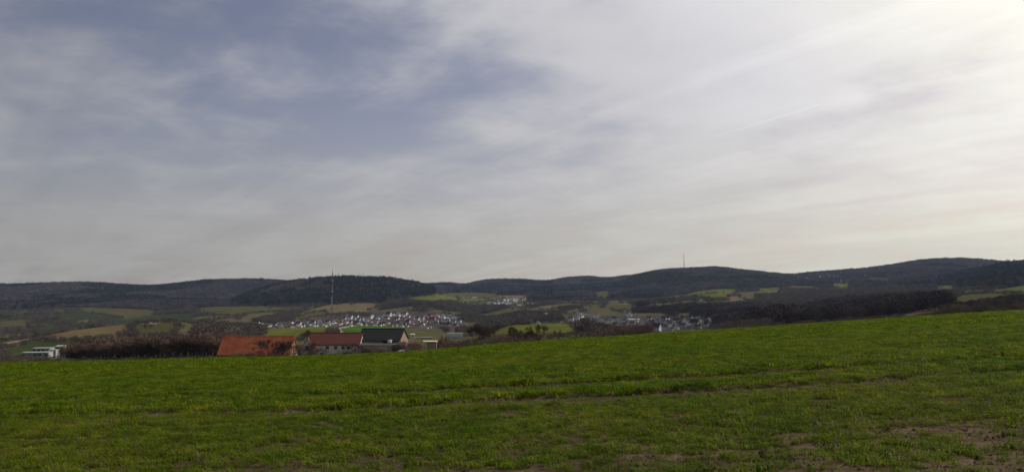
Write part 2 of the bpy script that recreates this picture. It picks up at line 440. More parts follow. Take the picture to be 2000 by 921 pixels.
LINES = [  # pale roads and paths: width in metres, distance gate, photo points
 (4, 560, 1700, [(668,652),(660,642),(672,638.5),(690,635.5)]),
 (4, 700, 1800, [(200,637),(262,633),(300,631),(345,627)]),
 (6, 450, 1200, [(0,672),(60,660),(90,655.5)]),
 (9, 800, 2000, [(296,633),(306,628),(314,627)]), (9, 800, 2000, [(316,630),(322,626),(325,622)]), (9, 800, 2000, [(341,628),(345,621)]),
 (12, 2000, 3800, [(368,608.5),(388,608)]), (8, 2000, 4200, [(1275,567),(1286,566)]), (8, 2000, 4200, [(1218,585),(1225,582)]),
 (8, 1500, 3400, [(1370,586),(1382,584)]), (6, 1200, 2800, [(1265,586.5),(1235,590),(1215,593)]),
 (8, 1500, 3400, [(1296,581),(1322,579)]), (8, 1500, 3400, [(1462,578),(1500,577)]),
 (7, 2600, 4600, [(1560,545),(1580,549),(1598,552)]), (8, 2600, 4600, [(925,582),(933,582)]),
]
GREEN_NEAR = (.060,.085,.006); SOIL = (.140,.100,.062)

def soil_mask(x, y):
    n = fbm(x*1.5+3, y*3.2+11, 4, 11)
    n2 = fbm(x*3.1+9, y*5.0+4, 3, 12)
    m = np.clip((0.6*n+0.4*n2-0.62 + np.clip((9.6-y)/9.0, -0.4, 0.13) + 0.045*np.clip(x/6, -0.5, 1))*8, 0, 1)
    return m

def build_ground():
    # radial distances: fine where the field is near
    rr = [0.0] + list(np.linspace(0.8, 5.0, 8)) + list(np.arange(5.3, 10.0, 0.28)) + list(np.arange(10.0, 26.0, 0.13)) + list(np.geomspace(26.2, 110, 44)) + list(np.geomspace(112, 560, 46)) + list(np.geomspace(566, 5000, 170)) + list(np.geomspace(5060, 7400, 22))
    rr = np.array(rr)
    azf = np.arctan(np.linspace(-0.72, 0.72, 620))
    side = np.linspace(azf[-1], 2*math.pi-azf[-1], 74)[1:-1]
    az = np.concatenate([azf, side]); na = len(az); nr = len(rr)
    lim = math.radians(50)
    wrapped = (az+math.pi) % (2*math.pi)-math.pi
    caz = np.clip(wrapped, -lim, lim)
    back = np.clip((np.abs(wrapped)-math.radians(120))/math.radians(60), 0, 1)
    uc = np.tan(caz)
    # blend the two sides together behind the camera
    AZ, RR = np.meshgrid(wrapped, rr, indexing='ij')
    U = np.repeat(uc[:, None], nr, 1); Dc = RR*np.cos(caz)[:, None]
    zA = Z(U, Dc); zB = Z(-U, Dc)
    w = (0.5*back*back*(3-2*back))[:, None]
    Zz = zA*(1-w)+zB*w
    X = RR*np.sin(AZ); Y = RR*np.cos(AZ)
    V = np.stack([X, Y, Zz], -1).reshape(-1, 3)
    idx = np.arange(na*nr).reshape(na, nr)
    q = np.stack([idx, np.roll(idx, -1, 0)], -1)
    a = idx[:, :-1]; b = idx[:, 1:]; c = np.roll(idx, -1, 0)[:, 1:]; d = np.roll(idx, -1, 0)[:, :-1]
    Fq = np.stack([a, b, c, d], -1).reshape(-1, 4)[:, ::-1]
    Fq = np.ascontiguousarray(Fq)
    me = bpy.data.meshes.new('ground')
    me.vertices.add(len(V)); me.vertices.foreach_set('co', V.ravel())
    me.loops.add(Fq.size); me.loops.foreach_set('vertex_index', Fq.ravel())
    me.polygons.add(len(Fq)); me.polygons.foreach_set('loop_start', np.arange(0, Fq.size, 4)); me.polygons.foreach_set('loop_total', np.full(len(Fq), 4))
    me.polygons.foreach_set('use_smooth', np.ones(len(Fq), bool))
    me.update(); me.validate()
    # colours
    x, y, z = V.T; D = y
    px, py = project(x, np.maximum(y, 0.5), z)
    n1 = fbm(x/160+5, y/160+2, 4, 3); n2 = fbm(x/60, y/60, 3, 9)
    col = np.zeros((len(V), 4)); col[:, 3] = 1
    mixv = np.clip((n1-0.34)*5, 0, 1)[:, None]
    col[:, :3] = np.array(SCRUB)*(1-mixv)+np.array(OLIVE)*0.8*mixv
    far = np.clip((np.hypot(x, y)-3300)/500, 0, 1)[:, None]
    col[:, :3] = col[:, :3]*(1-far)+np.array(FLOOR)*far
    n3 = fbm(x/35+4, y/60, 3, 29)
    jx = px+(n2-0.5)*14; jy = py+(n1-0.5)*3.5+(n3-0.5)*2.5
    ahead = y > 50
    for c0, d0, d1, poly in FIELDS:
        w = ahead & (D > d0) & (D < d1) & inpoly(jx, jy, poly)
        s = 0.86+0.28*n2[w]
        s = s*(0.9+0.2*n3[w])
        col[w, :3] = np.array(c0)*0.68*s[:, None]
    for wd, d0, d1, pts in LINES:
        W3 = [hit(a, b, d0, d1) for a, b in pts]
        for p, q2 in zip(W3[:-1], W3[1:]):
            dd = q2[:2]-p[:2]; L2 = max(dd@dd, 1e-6)
            t = np.clip(((x-p[0])*dd[0]+(y-p[1])*dd[1])/L2, 0, 1)
            dist = np.hypot(x-p[0]-t*dd[0], y-p[1]-t*dd[1])
            w = dist < np.maximum(wd*0.5, 0.0032*D)
            col[w, :3] = PATH
    nearm = (np.hypot(x, y) < 135)
    sm = soil_mask(x, y)
    uu = np.where(y > 1, x/np.maximum(y, 1), 0)
    for off in rut_off(uu, y):
        rn = fbm(x*0.8, y*0.8, 3, 21)
        sm = np.maximum(sm, np.clip((0.40-np.abs(off+0.06))*9, 0, 1)*np.clip((rn-0.33)*6, 0, 1)*(y > 3))
    nb = np.clip((34-y)/22, 0, 1)[:, None]
    pale = np.zeros(len(x))
    for off in rut_off(uu, y): pale = np.maximum(pale, np.clip((0.22-np.abs(off+0.02))*10, 0, 1)*(y > 3))
    base = np.array(GREEN_NEAR)*(1-nb)+np.array(SOIL)*0.62*nb
    cn = base*(1-sm[:, None])+np.array(SOIL)*sm[:, None]
    cn = cn*(1-pale[:, None])+np.array((.25,.205,.145))*pale[:, None]
    col[nearm, :3] = cn[nearm]
    at = me.color_attributes.new('cover', 'FLOAT_COLOR', 'POINT')
    at.data.foreach_set('color', col.ravel())
    # material
    m = bpy.data.materials.new('ground_cover'); m.use_nodes = True; nt = m.node_tree; nt.nodes.clear(); t = NT(nt)
    out = nt.nodes.new('ShaderNodeOutputMaterial'); p = nt.nodes.new('ShaderNodeBsdfPrincipled'); p.inputs['Roughness'].default_value = 1.0
    p.inputs['Specular IOR Level'].default_value = 0.0
    pos = nt.nodes.new('ShaderNodeNewGeometry').outputs['Position']
    ca = t.attr('cover')
    big = t.noise(pos, 0.035, 5, 0.6); small = t.noise(pos, 6.0, 5, 0.65); mid = t.noise(pos, 0.6, 4, 0.6)
    v = t.m('MULTIPLY', t.ramp(big, 0.3, 0.7, 0.78, 1.22), t.m('MULTIPLY', t.ramp(small, 0.3, 0.7, 0.75, 1.25), t.ramp(mid, 0.3, 0.7, 0.85, 1.15)))
    sc = nt.nodes.new('ShaderNodeVectorMath'); sc.operation = 'SCALE'
    nt.links.new(ca, sc.inputs[0]); nt.links.new(v, sc.inputs['Scale'])
    nt.links.new(sc.outputs[0], p.inputs['Base Color'])
    b = nt.nodes.new('ShaderNodeBump'); b.inputs['Strength'].default_value = 0.6; b.inputs['Distance'].default_value = 0.06
    nt.links.new(small, b.inputs['Height']); nt.links.new(b.outputs[0], p.inputs['Normal'])
    nt.links.new(p.outputs[0], out.inputs[0])
    me.materials.append(m)
    o = obj('ground', me); props(o, kind='structure')
build_ground()

# ------------------------------------------------------------------ instancing for uncountable stuff
def source_collection(name, meshes):
    c = bpy.data.collections.new(name)
    for i, me in enumerate(meshes):
        o = bpy.data.objects.new('%s_source_%02d' % (name, i), me); c.objects.link(o)
    return c
HOUSES = []
def scatter_object(name, pts, rot, scl, idx, src, label, cat, avoid=False):
    pts = np.asarray(pts, float); rot = np.asarray(rot, float); scl = np.asarray(scl, float); idx = np.asarray(idx)
    if avoid:
        keep = np.ones(len(pts), bool); rr = np.random.default_rng(5).random(len(pts))
        for hx, hy, s in HOUSES:
            L = math.hypot(hx, hy); dx = pts[:, 0]-hx; dy = pts[:, 1]-hy
            al = (dx*hx+dy*hy)/L; la = np.abs(dx*hy-dy*hx)/L
            keep &= ~((la < 8.5*s) & (al > -90*s) & (al < 9) & (rr > .12))
        pts, rot, scl, idx = pts[keep], rot[keep], scl[keep], idx[keep]
    me = bpy.data.meshes.new(name)
    n = len(pts)
    me.vertices.add(n); me.vertices.foreach_set('co', np.asarray(pts, np.float32).ravel())
    a = me.attributes.new('rot', 'FLOAT_VECTOR', 'POINT'); a.data.foreach_set('vector', np.asarray(rot, np.float32).ravel())
    a = me.attributes.new('scl', 'FLOAT_VECTOR', 'POINT'); a.data.foreach_set('vector', np.asarray(scl, np.float32).ravel())
    a = me.attributes.new('idx', 'INT', 'POINT'); a.data.foreach_set('value', np.asarray(idx, np.int32))
    o = obj(name, me, label=label, cat=cat, kind='stuff')
    ng = bpy.data.node_groups.new('scatter_'+name, 'GeometryNodeTree')
    ng.interface.new_socket('Geometry', in_out='INPUT', socket_type='NodeSocketGeometry')
    ng.interface.new_socket('Geometry', in_out='OUTPUT', socket_type='NodeSocketGeometry')
    N = ng.nodes; L = ng.links
    gi = N.new('NodeGroupInput'); go = N.new('NodeGroupOutput')
    ci = N.new('GeometryNodeCollectionInfo'); ci.inputs['Collection'].default_value = src
    ci.inputs['Separate Children'].default_value = True; ci.inputs['Reset Children'].default_value = True
    ip = N.new('GeometryNodeInstanceOnPoints'); ip.inputs['Pick Instance'].default_value = True
    def na(nm, ty):
        k = N.new('GeometryNodeInputNamedAttribute'); k.data_type = ty; k.inputs['Name'].default_value = nm
        return k.outputs['Attribute']
    e2r = N.new('FunctionNodeEulerToRotation'); L.new(na('rot', 'FLOAT_VECTOR'), e2r.inputs[0])
    L.new(gi.outputs[0], ip.inputs['Points']); L.new(ci.outputs[0], ip.inputs['Instance'])
    L.new(na('idx', 'INT'), ip.inputs['Instance Index']); L.new(e2r.outputs[0], ip.inputs['Rotation']); L.new(na('scl', 'FLOAT_VECTOR'), ip.inputs['Scale'])
    L.new(ip.outputs[0], go.inputs[0])
    md = o.modifiers.new('scatter', 'NODES'); md.node_group = ng
    return o

# ------------------------------------------------------------------ wheat
def tuft_mesh(name, seed, n, h, spread, width, mats, droop=1.0):
    r = random.Random(seed); V = []; Fc = []; fm = []
    for i in range(n):
        a = r.uniform(0, 2*math.pi); rad = spread*math.sqrt(r.random()); b = Vector((math.cos(a)*rad, math.sin(a)*rad, 0))
        la = r.uniform(0, 2*math.pi); L = h*r.uniform(0.6, 1.25); lean = r.uniform(0.25, 0.95)*droop
        d = Vector((math.cos(la), math.sin(la), 0)); w = Vector((-d.y, d.x, 0))*width*r.uniform(0.7, 1.2)*0.5
        p0 = b; p1 = b + d*L*lean*0.35 + Vector((0, 0, L*0.55)); p2 = b + d*L*lean*0.85 + Vector((0, 0, L*(0.95-0.35*lean)))
        p3 = b + d*L*lean*1.25 + Vector((0, 0, L*(1.0-0.75*lean)))
        k = len(V); V += [p0-w, p0+w, p1-w, p1+w, p2-w*.8, p2+w*.8, p3]
        Fc += [(k, k+1, k+3, k+2), (k+2, k+3, k+5, k+4), (k+4, k+5, k+6)]
        mi = 1 if r.random() < 0.16 else 0
        fm += [mi]*3
    return mesh_from(name, V, Fc, mats, fm)
def wheat_material(name, c1, c2, c3):
    m = bpy.data.materials.new(name); m.use_nodes = True; nt = m.node_tree; nt.nodes.clear(); t = NT(nt)
    out = nt.nodes.new('ShaderNodeOutputMaterial'); p = nt.nodes.new('ShaderNodeBsdfPrincipled'); p.inputs['Roughness'].default_value = 0.65
    p.inputs['Specular IOR Level'].default_value = 0.03
    pos = nt.nodes.new('ShaderNodeNewGeometry').outputs['Position']
    oi = nt.nodes.new('ShaderNodeObjectInfo').outputs['Random']
    patch = t.ramp(t.noise(pos, 0.25, 4, 0.6), 0.35, 0.68); fine = t.ramp(t.noise(pos, 1.8, 3, 0.6), 0.35, 0.65)
    c = t.mix(patch, c1, c2); c = t.mix(t.m('MULTIPLY', t.ramp(oi, 0.55, 1.0), fine), c, c3)
    v = t.m('MULTIPLY', t.ramp(oi, 0, 1, 0.6, 1.4, False), t.ramp(fine, 0, 1, 0.85, 1.12))
    sc = nt.nodes.new('ShaderNodeVectorMath'); sc.operation = 'SCALE'; nt.links.new(c, sc.inputs[0]); nt.links.new(v, sc.inputs['Scale'])
    nt.links.new(sc.outputs[0], p.inputs['Base Color'])
    tr = nt.nodes.new('ShaderNodeBsdfTranslucent'); nt.links.new(sc.outputs[0], tr.inputs['Color'])
    mx = nt.nodes.new('ShaderNodeMixShader'); mx.inputs[0].default_value = 0.45
    nt.links.new(p.outputs[0], mx.inputs[1]); nt.links.new(tr.outputs[0], mx.inputs[2]); nt.links.new(mx.outputs[0], out.inputs[0])
    return m
M_wheat = wheat_material('wheat_leaf', (.094,.172,.002), (.155,.210,.003), (.205,.205,.014))
M_dry = wheat_material('dry_leaf', (.16,.15,.05), (.20,.17,.07), (.13,.15,.04))
def build_wheat():
    near = [tuft_mesh('wheat_near_%d' % i, 10+i, 15, 0.072, 0.06, 0.0075, (M_wheat, M_dry), 1.35) for i in range(5)]
    near += [tuft_mesh('wheat_dry_%d' % i, 40+i, 9, 0.07, 0.07, 0.008, (M_dry, M_wheat), 1.2) for i in range(2)]
    clump = [tuft_mesh('wheat_clump_%d' % i, 60+i, 28, 0.085, 0.17, 0.014, (M_wheat, M_dry), 1.3) for i in range(4)]
    wide = [tuft_mesh('wheat_wide_%d' % i, 80+i, 36, 0.075, 0.42, 0.03, (M_wheat, M_dry), 1.2) for i in range(3)]
    src = source_collection('wheat', near+clump+wide)
    r = np.random.default_rng(3)
    P_, R_, S_, I_ = [], [], [], []
    for d0, d1, dens, ids in ((4.2, 15, 175, (0,1,2,3,4)), (15, 34, 46, (7,8,9,10)), (34, 108, 13, (11,12,13))):
        y0 = 1.2 if d0 < 5 else d0
        hw = 0.82*d1+9
        n = int(2*hw*(d1-y0)*dens); yy = r.uniform(y0, d1, n); x = r.uniform(-hw, hw, n)
        k = np.abs(x) < 0.82*yy+9; x = x[k]; yy = yy[k]; n = len(x)
        u, D = fan(x, yy); sm = soil_mask(x, yy)
        keep = r.random(n) > sm*0.55
        gapn = fbm(x*1.3+40, D*2.1, 3, 31)
        keep &= r.random(n) > np.clip((0.40-gapn)*5, 0, 0.85)
        for off in rut_off(u, D):
            keep &= ~((np.abs(off+0.05) < (0.17+0.10*r.random(n))*np.clip((u+0.5)/0.3, 0.3, 1)*np.clip((0.55-u)/0.15, 0.3, 1)) & (fbm(x*0.7, D*0.7, 3, 21) > 0.30))
        D = D[keep]; u = u[keep]; x = x[keep]; yy = yy[keep]; sm = sm[keep]; n = len(D)
        z = Z(u, D)
        idx = r.choice(ids, n)
        if d0 < 5:
            dry = r.random(n) < (0.05+0.16*fbm(x*1.2, D*1.2, 3, 15)*np.clip((14-D)/5, .3, 1.3))+0.5*sm; idx = np.where(dry, r.integers(5, 7, n), idx)
        s = r.uniform(0.6, 1.25, n)*(0.6+0.8*fbm(x*0.9, D*1.6, 4, 77))*(1-0.35*sm)
        rs = np.clip((u+0.45)/0.3, 0.1, 1)*np.clip((0.52-u)/0.15, 0.1, 1)
        for off in rut_off(u, D): s = s*np.where((off > 0.15) & (off < 0.5), 1+0.1*rs, 1.0)*np.where((off > -0.9) & (off < -0.1), 1-0.5*rs, 1.0)
        P_.append(np.stack([x, yy, z-0.006], -1)); R_.append(np.stack([r.normal(0, .12, n), r.normal(0, .12, n), r.uniform(0, 6.283, n)], -1))
        S_.append(np.stack([s, s, s*r.uniform(0.8, 1.2, n)], -1)); I_.append(idx)
    print('tufts', sum(map(len, P_)))
    scatter_object('young_wheat', np.concatenate(P_), np.concatenate(R_), np.concatenate(S_), np.concatenate(I_), src,
                   'short bright green young wheat covering the sloping field in the foreground', 'wheat')
    # crumbs of soil
    def clod(i):
        rr = random.Random(i); V = []; 
        base = [(1,1,1),(-1,-1,1),(-1,1,-1),(1,-1,-1),(1.2,0,0),(0,-1.2,.2),(-1.1,0,.1),(0,1.2,0),(0,0,1.1)]
        import bmesh
        bm = bmesh.new()
        for b in base: bm.verts.new([c*rr.uniform(.6, 1.1) for c in b])
        bmesh.ops.convex_hull(bm, input=bm.verts); me = bpy.data.meshes.new('clod_%d' % i); bm.to_mesh(me); bm.free(); me.materials.append(M_soil); return me
    src2 = source_collection('clods', [clod(i) for i in range(4)])
    n = 130000; yy = r.uniform(1.5, 20, n); x = r.uniform(-20, 20, n); k = np.abs(x) < .85*yy+8; x = x[k]; yy = yy[k]; n = len(x); u, D = fan(x, yy)
    sm = soil_mask(x, yy)
    for off in rut_off(u, D): sm = np.maximum(sm, (np.abs(off) < 0.35)*0.9)
    k = r.random(n) < 0.1+0.9*sm; D = D[k]; u = u[k]; x = x[k]; yy = yy[k]; n = len(D); s = r.lognormal(-4.75, .5, n)
    scatter_object('soil_crumbs', np.stack([x, yy, Z(u, D)+s*0.1], -1), r.uniform(0, 6.28, (n, 3)), np.stack([s, s, s*.7], -1), r.integers(0, 4, n), src2,
                   'reddish brown crumbs of soil lying between the wheat plants', 'soil')
M_soil = material('soil', (.19,.125,.082), 1.0, col2=(.10,.068,.048), vscale=8, obj_rand=.45)
build_wheat()

# ------------------------------------------------------------------ trees
M_bark = material('bark', (.040,.032,.027), .95, var=.35, vscale=2, bump=.3)
M_twig = material('twig', (.19,.135,.10), .95, obj_rand=.28)
M_twig_red = material('red_twig', (.165,.110,.085), .95, obj_rand=.28)
M_twig_grey = material('grey_twig', (.15,.125,.11), .95, obj_rand=.28)
M_twig_dark = material('dark_twig', (.095,.070,.056), .95, obj_rand=.2)
M_twig_green = material('budding_twig', (.17,.155,.07), .95, obj_rand=.25)
M_ever = material('evergreen', (.026,.034,.018), .9, obj_rand=.25)
def bare_tree(seed, h, spread=0.55, stems=1, twigs=1500, tw=0.055):
    r = random.Random(seed); trunk = MB(); tv = []; tf = []
    tips = []
    def grow(p, d, L, rad, depth):
        nseg = 3 if depth < 2 else 2
        for s in range(nseg):
            q = p + d*(L/nseg); r1 = rad*(1-0.28/nseg*(1.2))
            trunk.tube(p, q, rad, r1, 5 if depth < 2 else 3)
            p = q; rad = r1
            d = (d + Vector((r.uniform(-1, 1), r.uniform(-1, 1), r.uniform(-.3, .6)))*0.14).normalized()
            if depth >= 1: tips.append((p.copy(), d.copy(), L))
        if depth >= 4: return
        for k in range(3 if depth < 3 else 2):
            ax = d.orthogonal().normalized(); ax = Matrix.Rotation(r.uniform(0, 6.283), 3, d) @ ax
            nd = (Matrix.Rotation(r.uniform(.35, .95)*spread*1.5, 3, ax) @ d); nd.z += 0.12; nd.normalize()
            grow(p, nd, L*r.uniform(.62, .84), rad*r.uniform(.52, .7), depth+1)
    for s in range(stems):
        a = r.uniform(0, 6.28); off = Vector((math.cos(a), math.sin(a), 0))*(0.5*(stems > 1))
        dd = (Vector((0, 0, 1))+off*r.uniform(.2, 1.0)).normalized()
        grow(Vector((0, 0, -.6)), dd, h*0.30, h*0.021/(1 if stems == 1 else 1.6), 0)
    for i in range(twigs):
        p, d, L = r.choice(tips)
        dd = (d + Vector((r.uniform(-1, 1), r.uniform(-1, 1), r.uniform(-.6, .9)))*0.9).normalized()
        l = h*r.uniform(.05, .13); w = dd.orthogonal().normalized(); w = Matrix.Rotation(r.uniform(0, 6.28), 3, dd) @ w*tw*r.uniform(.6, 1.3)
        o = p + Vector((r.uniform(-1, 1), r.uniform(-1, 1), r.uniform(-1, 1)))*h*0.02
        mid = o+dd*l*.5+Vector((r.uniform(-1, 1), r.uniform(-1, 1), r.uniform(-1, 1)))*l*.1
        k = len(tv); tv += [o-w*.5, o+w*.5, mid, o+dd*l]; tf += [(k, k+1, k+2), (k+1, k+3, k+2)]
    return trunk, tv, tf
TREES = []      # (trunk mesh, {colour: crown mesh}, height)
for i, (h, sp, st, tw) in enumerate(((9.5, .55, 1, 1500), (8, .7, 1, 1500), (11, .5, 1, 1700), (7, .75, 1, 1300), (4.5, .85, 4, 1300), (3.5, .95, 5, 1100), (5.5, .8, 3, 1300))):
    trunk, tv, tf = bare_tree(100+i, h, sp, st, tw, 0.06 if h > 6 else .045)
    zs = max(v[2] for v in tv)
    s = h/zs
    trunk.v = [(a*s, b*s, c*s) for a, b, c in trunk.v]; tv = [(v[0]*s, v[1]*s, v[2]*s) for v in tv]
    cr = {k: mesh_from('crown', tv, tf, (m,)) for k, m in (('brown', M_twig), ('red', M_twig_red), ('grey', M_twig_grey), ('dark', M_twig_dark), ('green', M_twig_green))}
    TREES.append((trunk.me('trunk', M_bark), cr, h))
RT = random.Random(5)
def place_tree(x, y, k, colour, height, label, group=None, name='bare_tree', cat='tree', wide=1.0, sink=0.1):
    tm, cr, h = TREES[k]; s = height/h
    t = empty(name, (x, y, gz(x, y)-sink), RT.uniform(0, 6.28), label=label, cat=cat, group=group)
    t.scale = (s*wide, s*wide, s)
    obj('trunk', tm, t); obj('crown', cr[colour], t)
    return t

# loose, low-poly crowns for the far woods and hedges
def puff(name, seed, n, size, mat, cone=False, trunk=True):
    r = random.Random(seed); V = []; Fc = []
    for i in range(n):
        z = r.random()
        if cone:
            rad = (1-z)*0.32+0.03; zz = 0.1+z*0.95
        else:
            rad = 0.5*math.sqrt(max(0.03, 1-(2*z-1)**2))*(1 + .25*math.sin(seed+z*9)); zz = 0.18+0.82*z
        a = r.uniform(0, 6.283); q = math.sqrt(r.random())*rad
        c = Vector((math.cos(a)*q, math.sin(a)*q, zz))
        for s in range(1):
            e = [Vector((r.gauss(0, 1), r.gauss(0, 1), r.gauss(0, 1))).normalized()*size*r.uniform(.5, 1) for _ in range(3)]
            k = len(V); V += [c+e[0], c+e[1], c+e[2]]; Fc.append((k, k+1, k+2))
    if trunk:
        mb = MB(); mb.tube((0, 0, -.1), (0, 0, .6), .022, .012, 3)
        k = len(V); V += mb.v; Fc += [tuple(k+i for i in f) for f in mb.f]
    return mesh_from(name, V, Fc, (mat,))
M_wood1 = material('far_wood_brown', (.165,.125,.118), 1, obj_rand=.5, col2=(.095,.078,.082), vscale=.0045, coords='world')
M_wood2 = material('far_wood_grey', (.130,.108,.118), 1, obj_rand=.5, col2=(.075,.065,.075), vscale=.0045, coords='world')
M_wood3 = material('far_wood_green', (.026,.034,.024), 1, obj_rand=.4, col2=(.014,.018,.014), vscale=.006, coords='world')
M_wood4 = material('far_wood_olive', (.070,.070,.034), 1, obj_rand=.3)
puffs = [puff('crown_a', 1, 210, .10, M_wood1), puff('crown_b', 2, 210, .10, M_wood1), puff('crown_c', 3, 210, .10, M_wood2), puff('crown_d', 4, 180, .11, M_wood2),
         puff('crown_e', 5, 200, .10, M_wood4), puff('crown_f', 6, 220, .10, M_wood3), puff('crown_g', 7, 170, .09, M_wood3, True)]
SRC_WOOD = source_collection('woodland', puffs)
M_v = [material('copse_brown', (.145,.115,.088), 1, obj_rand=.4), material('copse_grey', (.125,.108,.098), 1, obj_rand=.4), material('copse_green', (.05,.058,.034), 1, obj_rand=.35), material('copse_olive', (.12,.115,.055), 1, obj_rand=.35)]
SRC_COPSE = source_collection('copse', [puff('copse_a', 1, 190, .09, M_v[0]), puff('copse_b', 2, 190, .09, M_v[0]), puff('copse_c', 3, 190, .09, M_v[1]), puff('copse_d', 4, 170, .10, M_v[1]),
         puff('copse_e', 5, 190, .09, M_v[3]), puff('copse_f', 6, 200, .10, M_v[2]), puff('copse_g', 7, 160, .09, M_v[2], True)])

M_d = [material('wood_brown', (.125,.095,.080), 1, obj_rand=.55, col2=(.060,.050,.048), vscale=.012, coords='world'), material('wood_grey', (.080,.067,.066), 1, obj_rand=.5)]
SRC_DARK = source_collection('darkwood', [puff('dark_a', 1, 210, .10, M_d[0]), puff('dark_b', 2, 210, .085, M_d[0]), puff('dark_c', 3, 210, .10, M_d[1]), puff('dark_d', 4, 180, .09, M_d[1])])
def in_fields(px, py, D, grow=0.0):
    r = np.zeros(px.shape, bool)
    for c0, d0, d1, poly in FIELDS[2:]:
        if c0 is GARDEN: continue
        r |= (D > d0) & (D < d1) & inpoly(px, py, poly)
    return r
def area_pts(n, poly, d0, d1, seed, um=None):
    r = np.random.default_rng(seed)
    pxs_ = [p[0] for p in poly]; u0 = (min(pxs_)-1000)/F*1.0; u1 = (max(pxs_)-1000)/F*1.0
    D = np.sqrt(r.uniform(d0*d0, d1*d1, n)); u = r.uniform(u0, u1, n)
    z = Z(u, D); px, py = project(u*D, D, z)
    k = inpoly(px, py, poly); return u[k]*D[k], D[k], z[k], px[k], py[k]

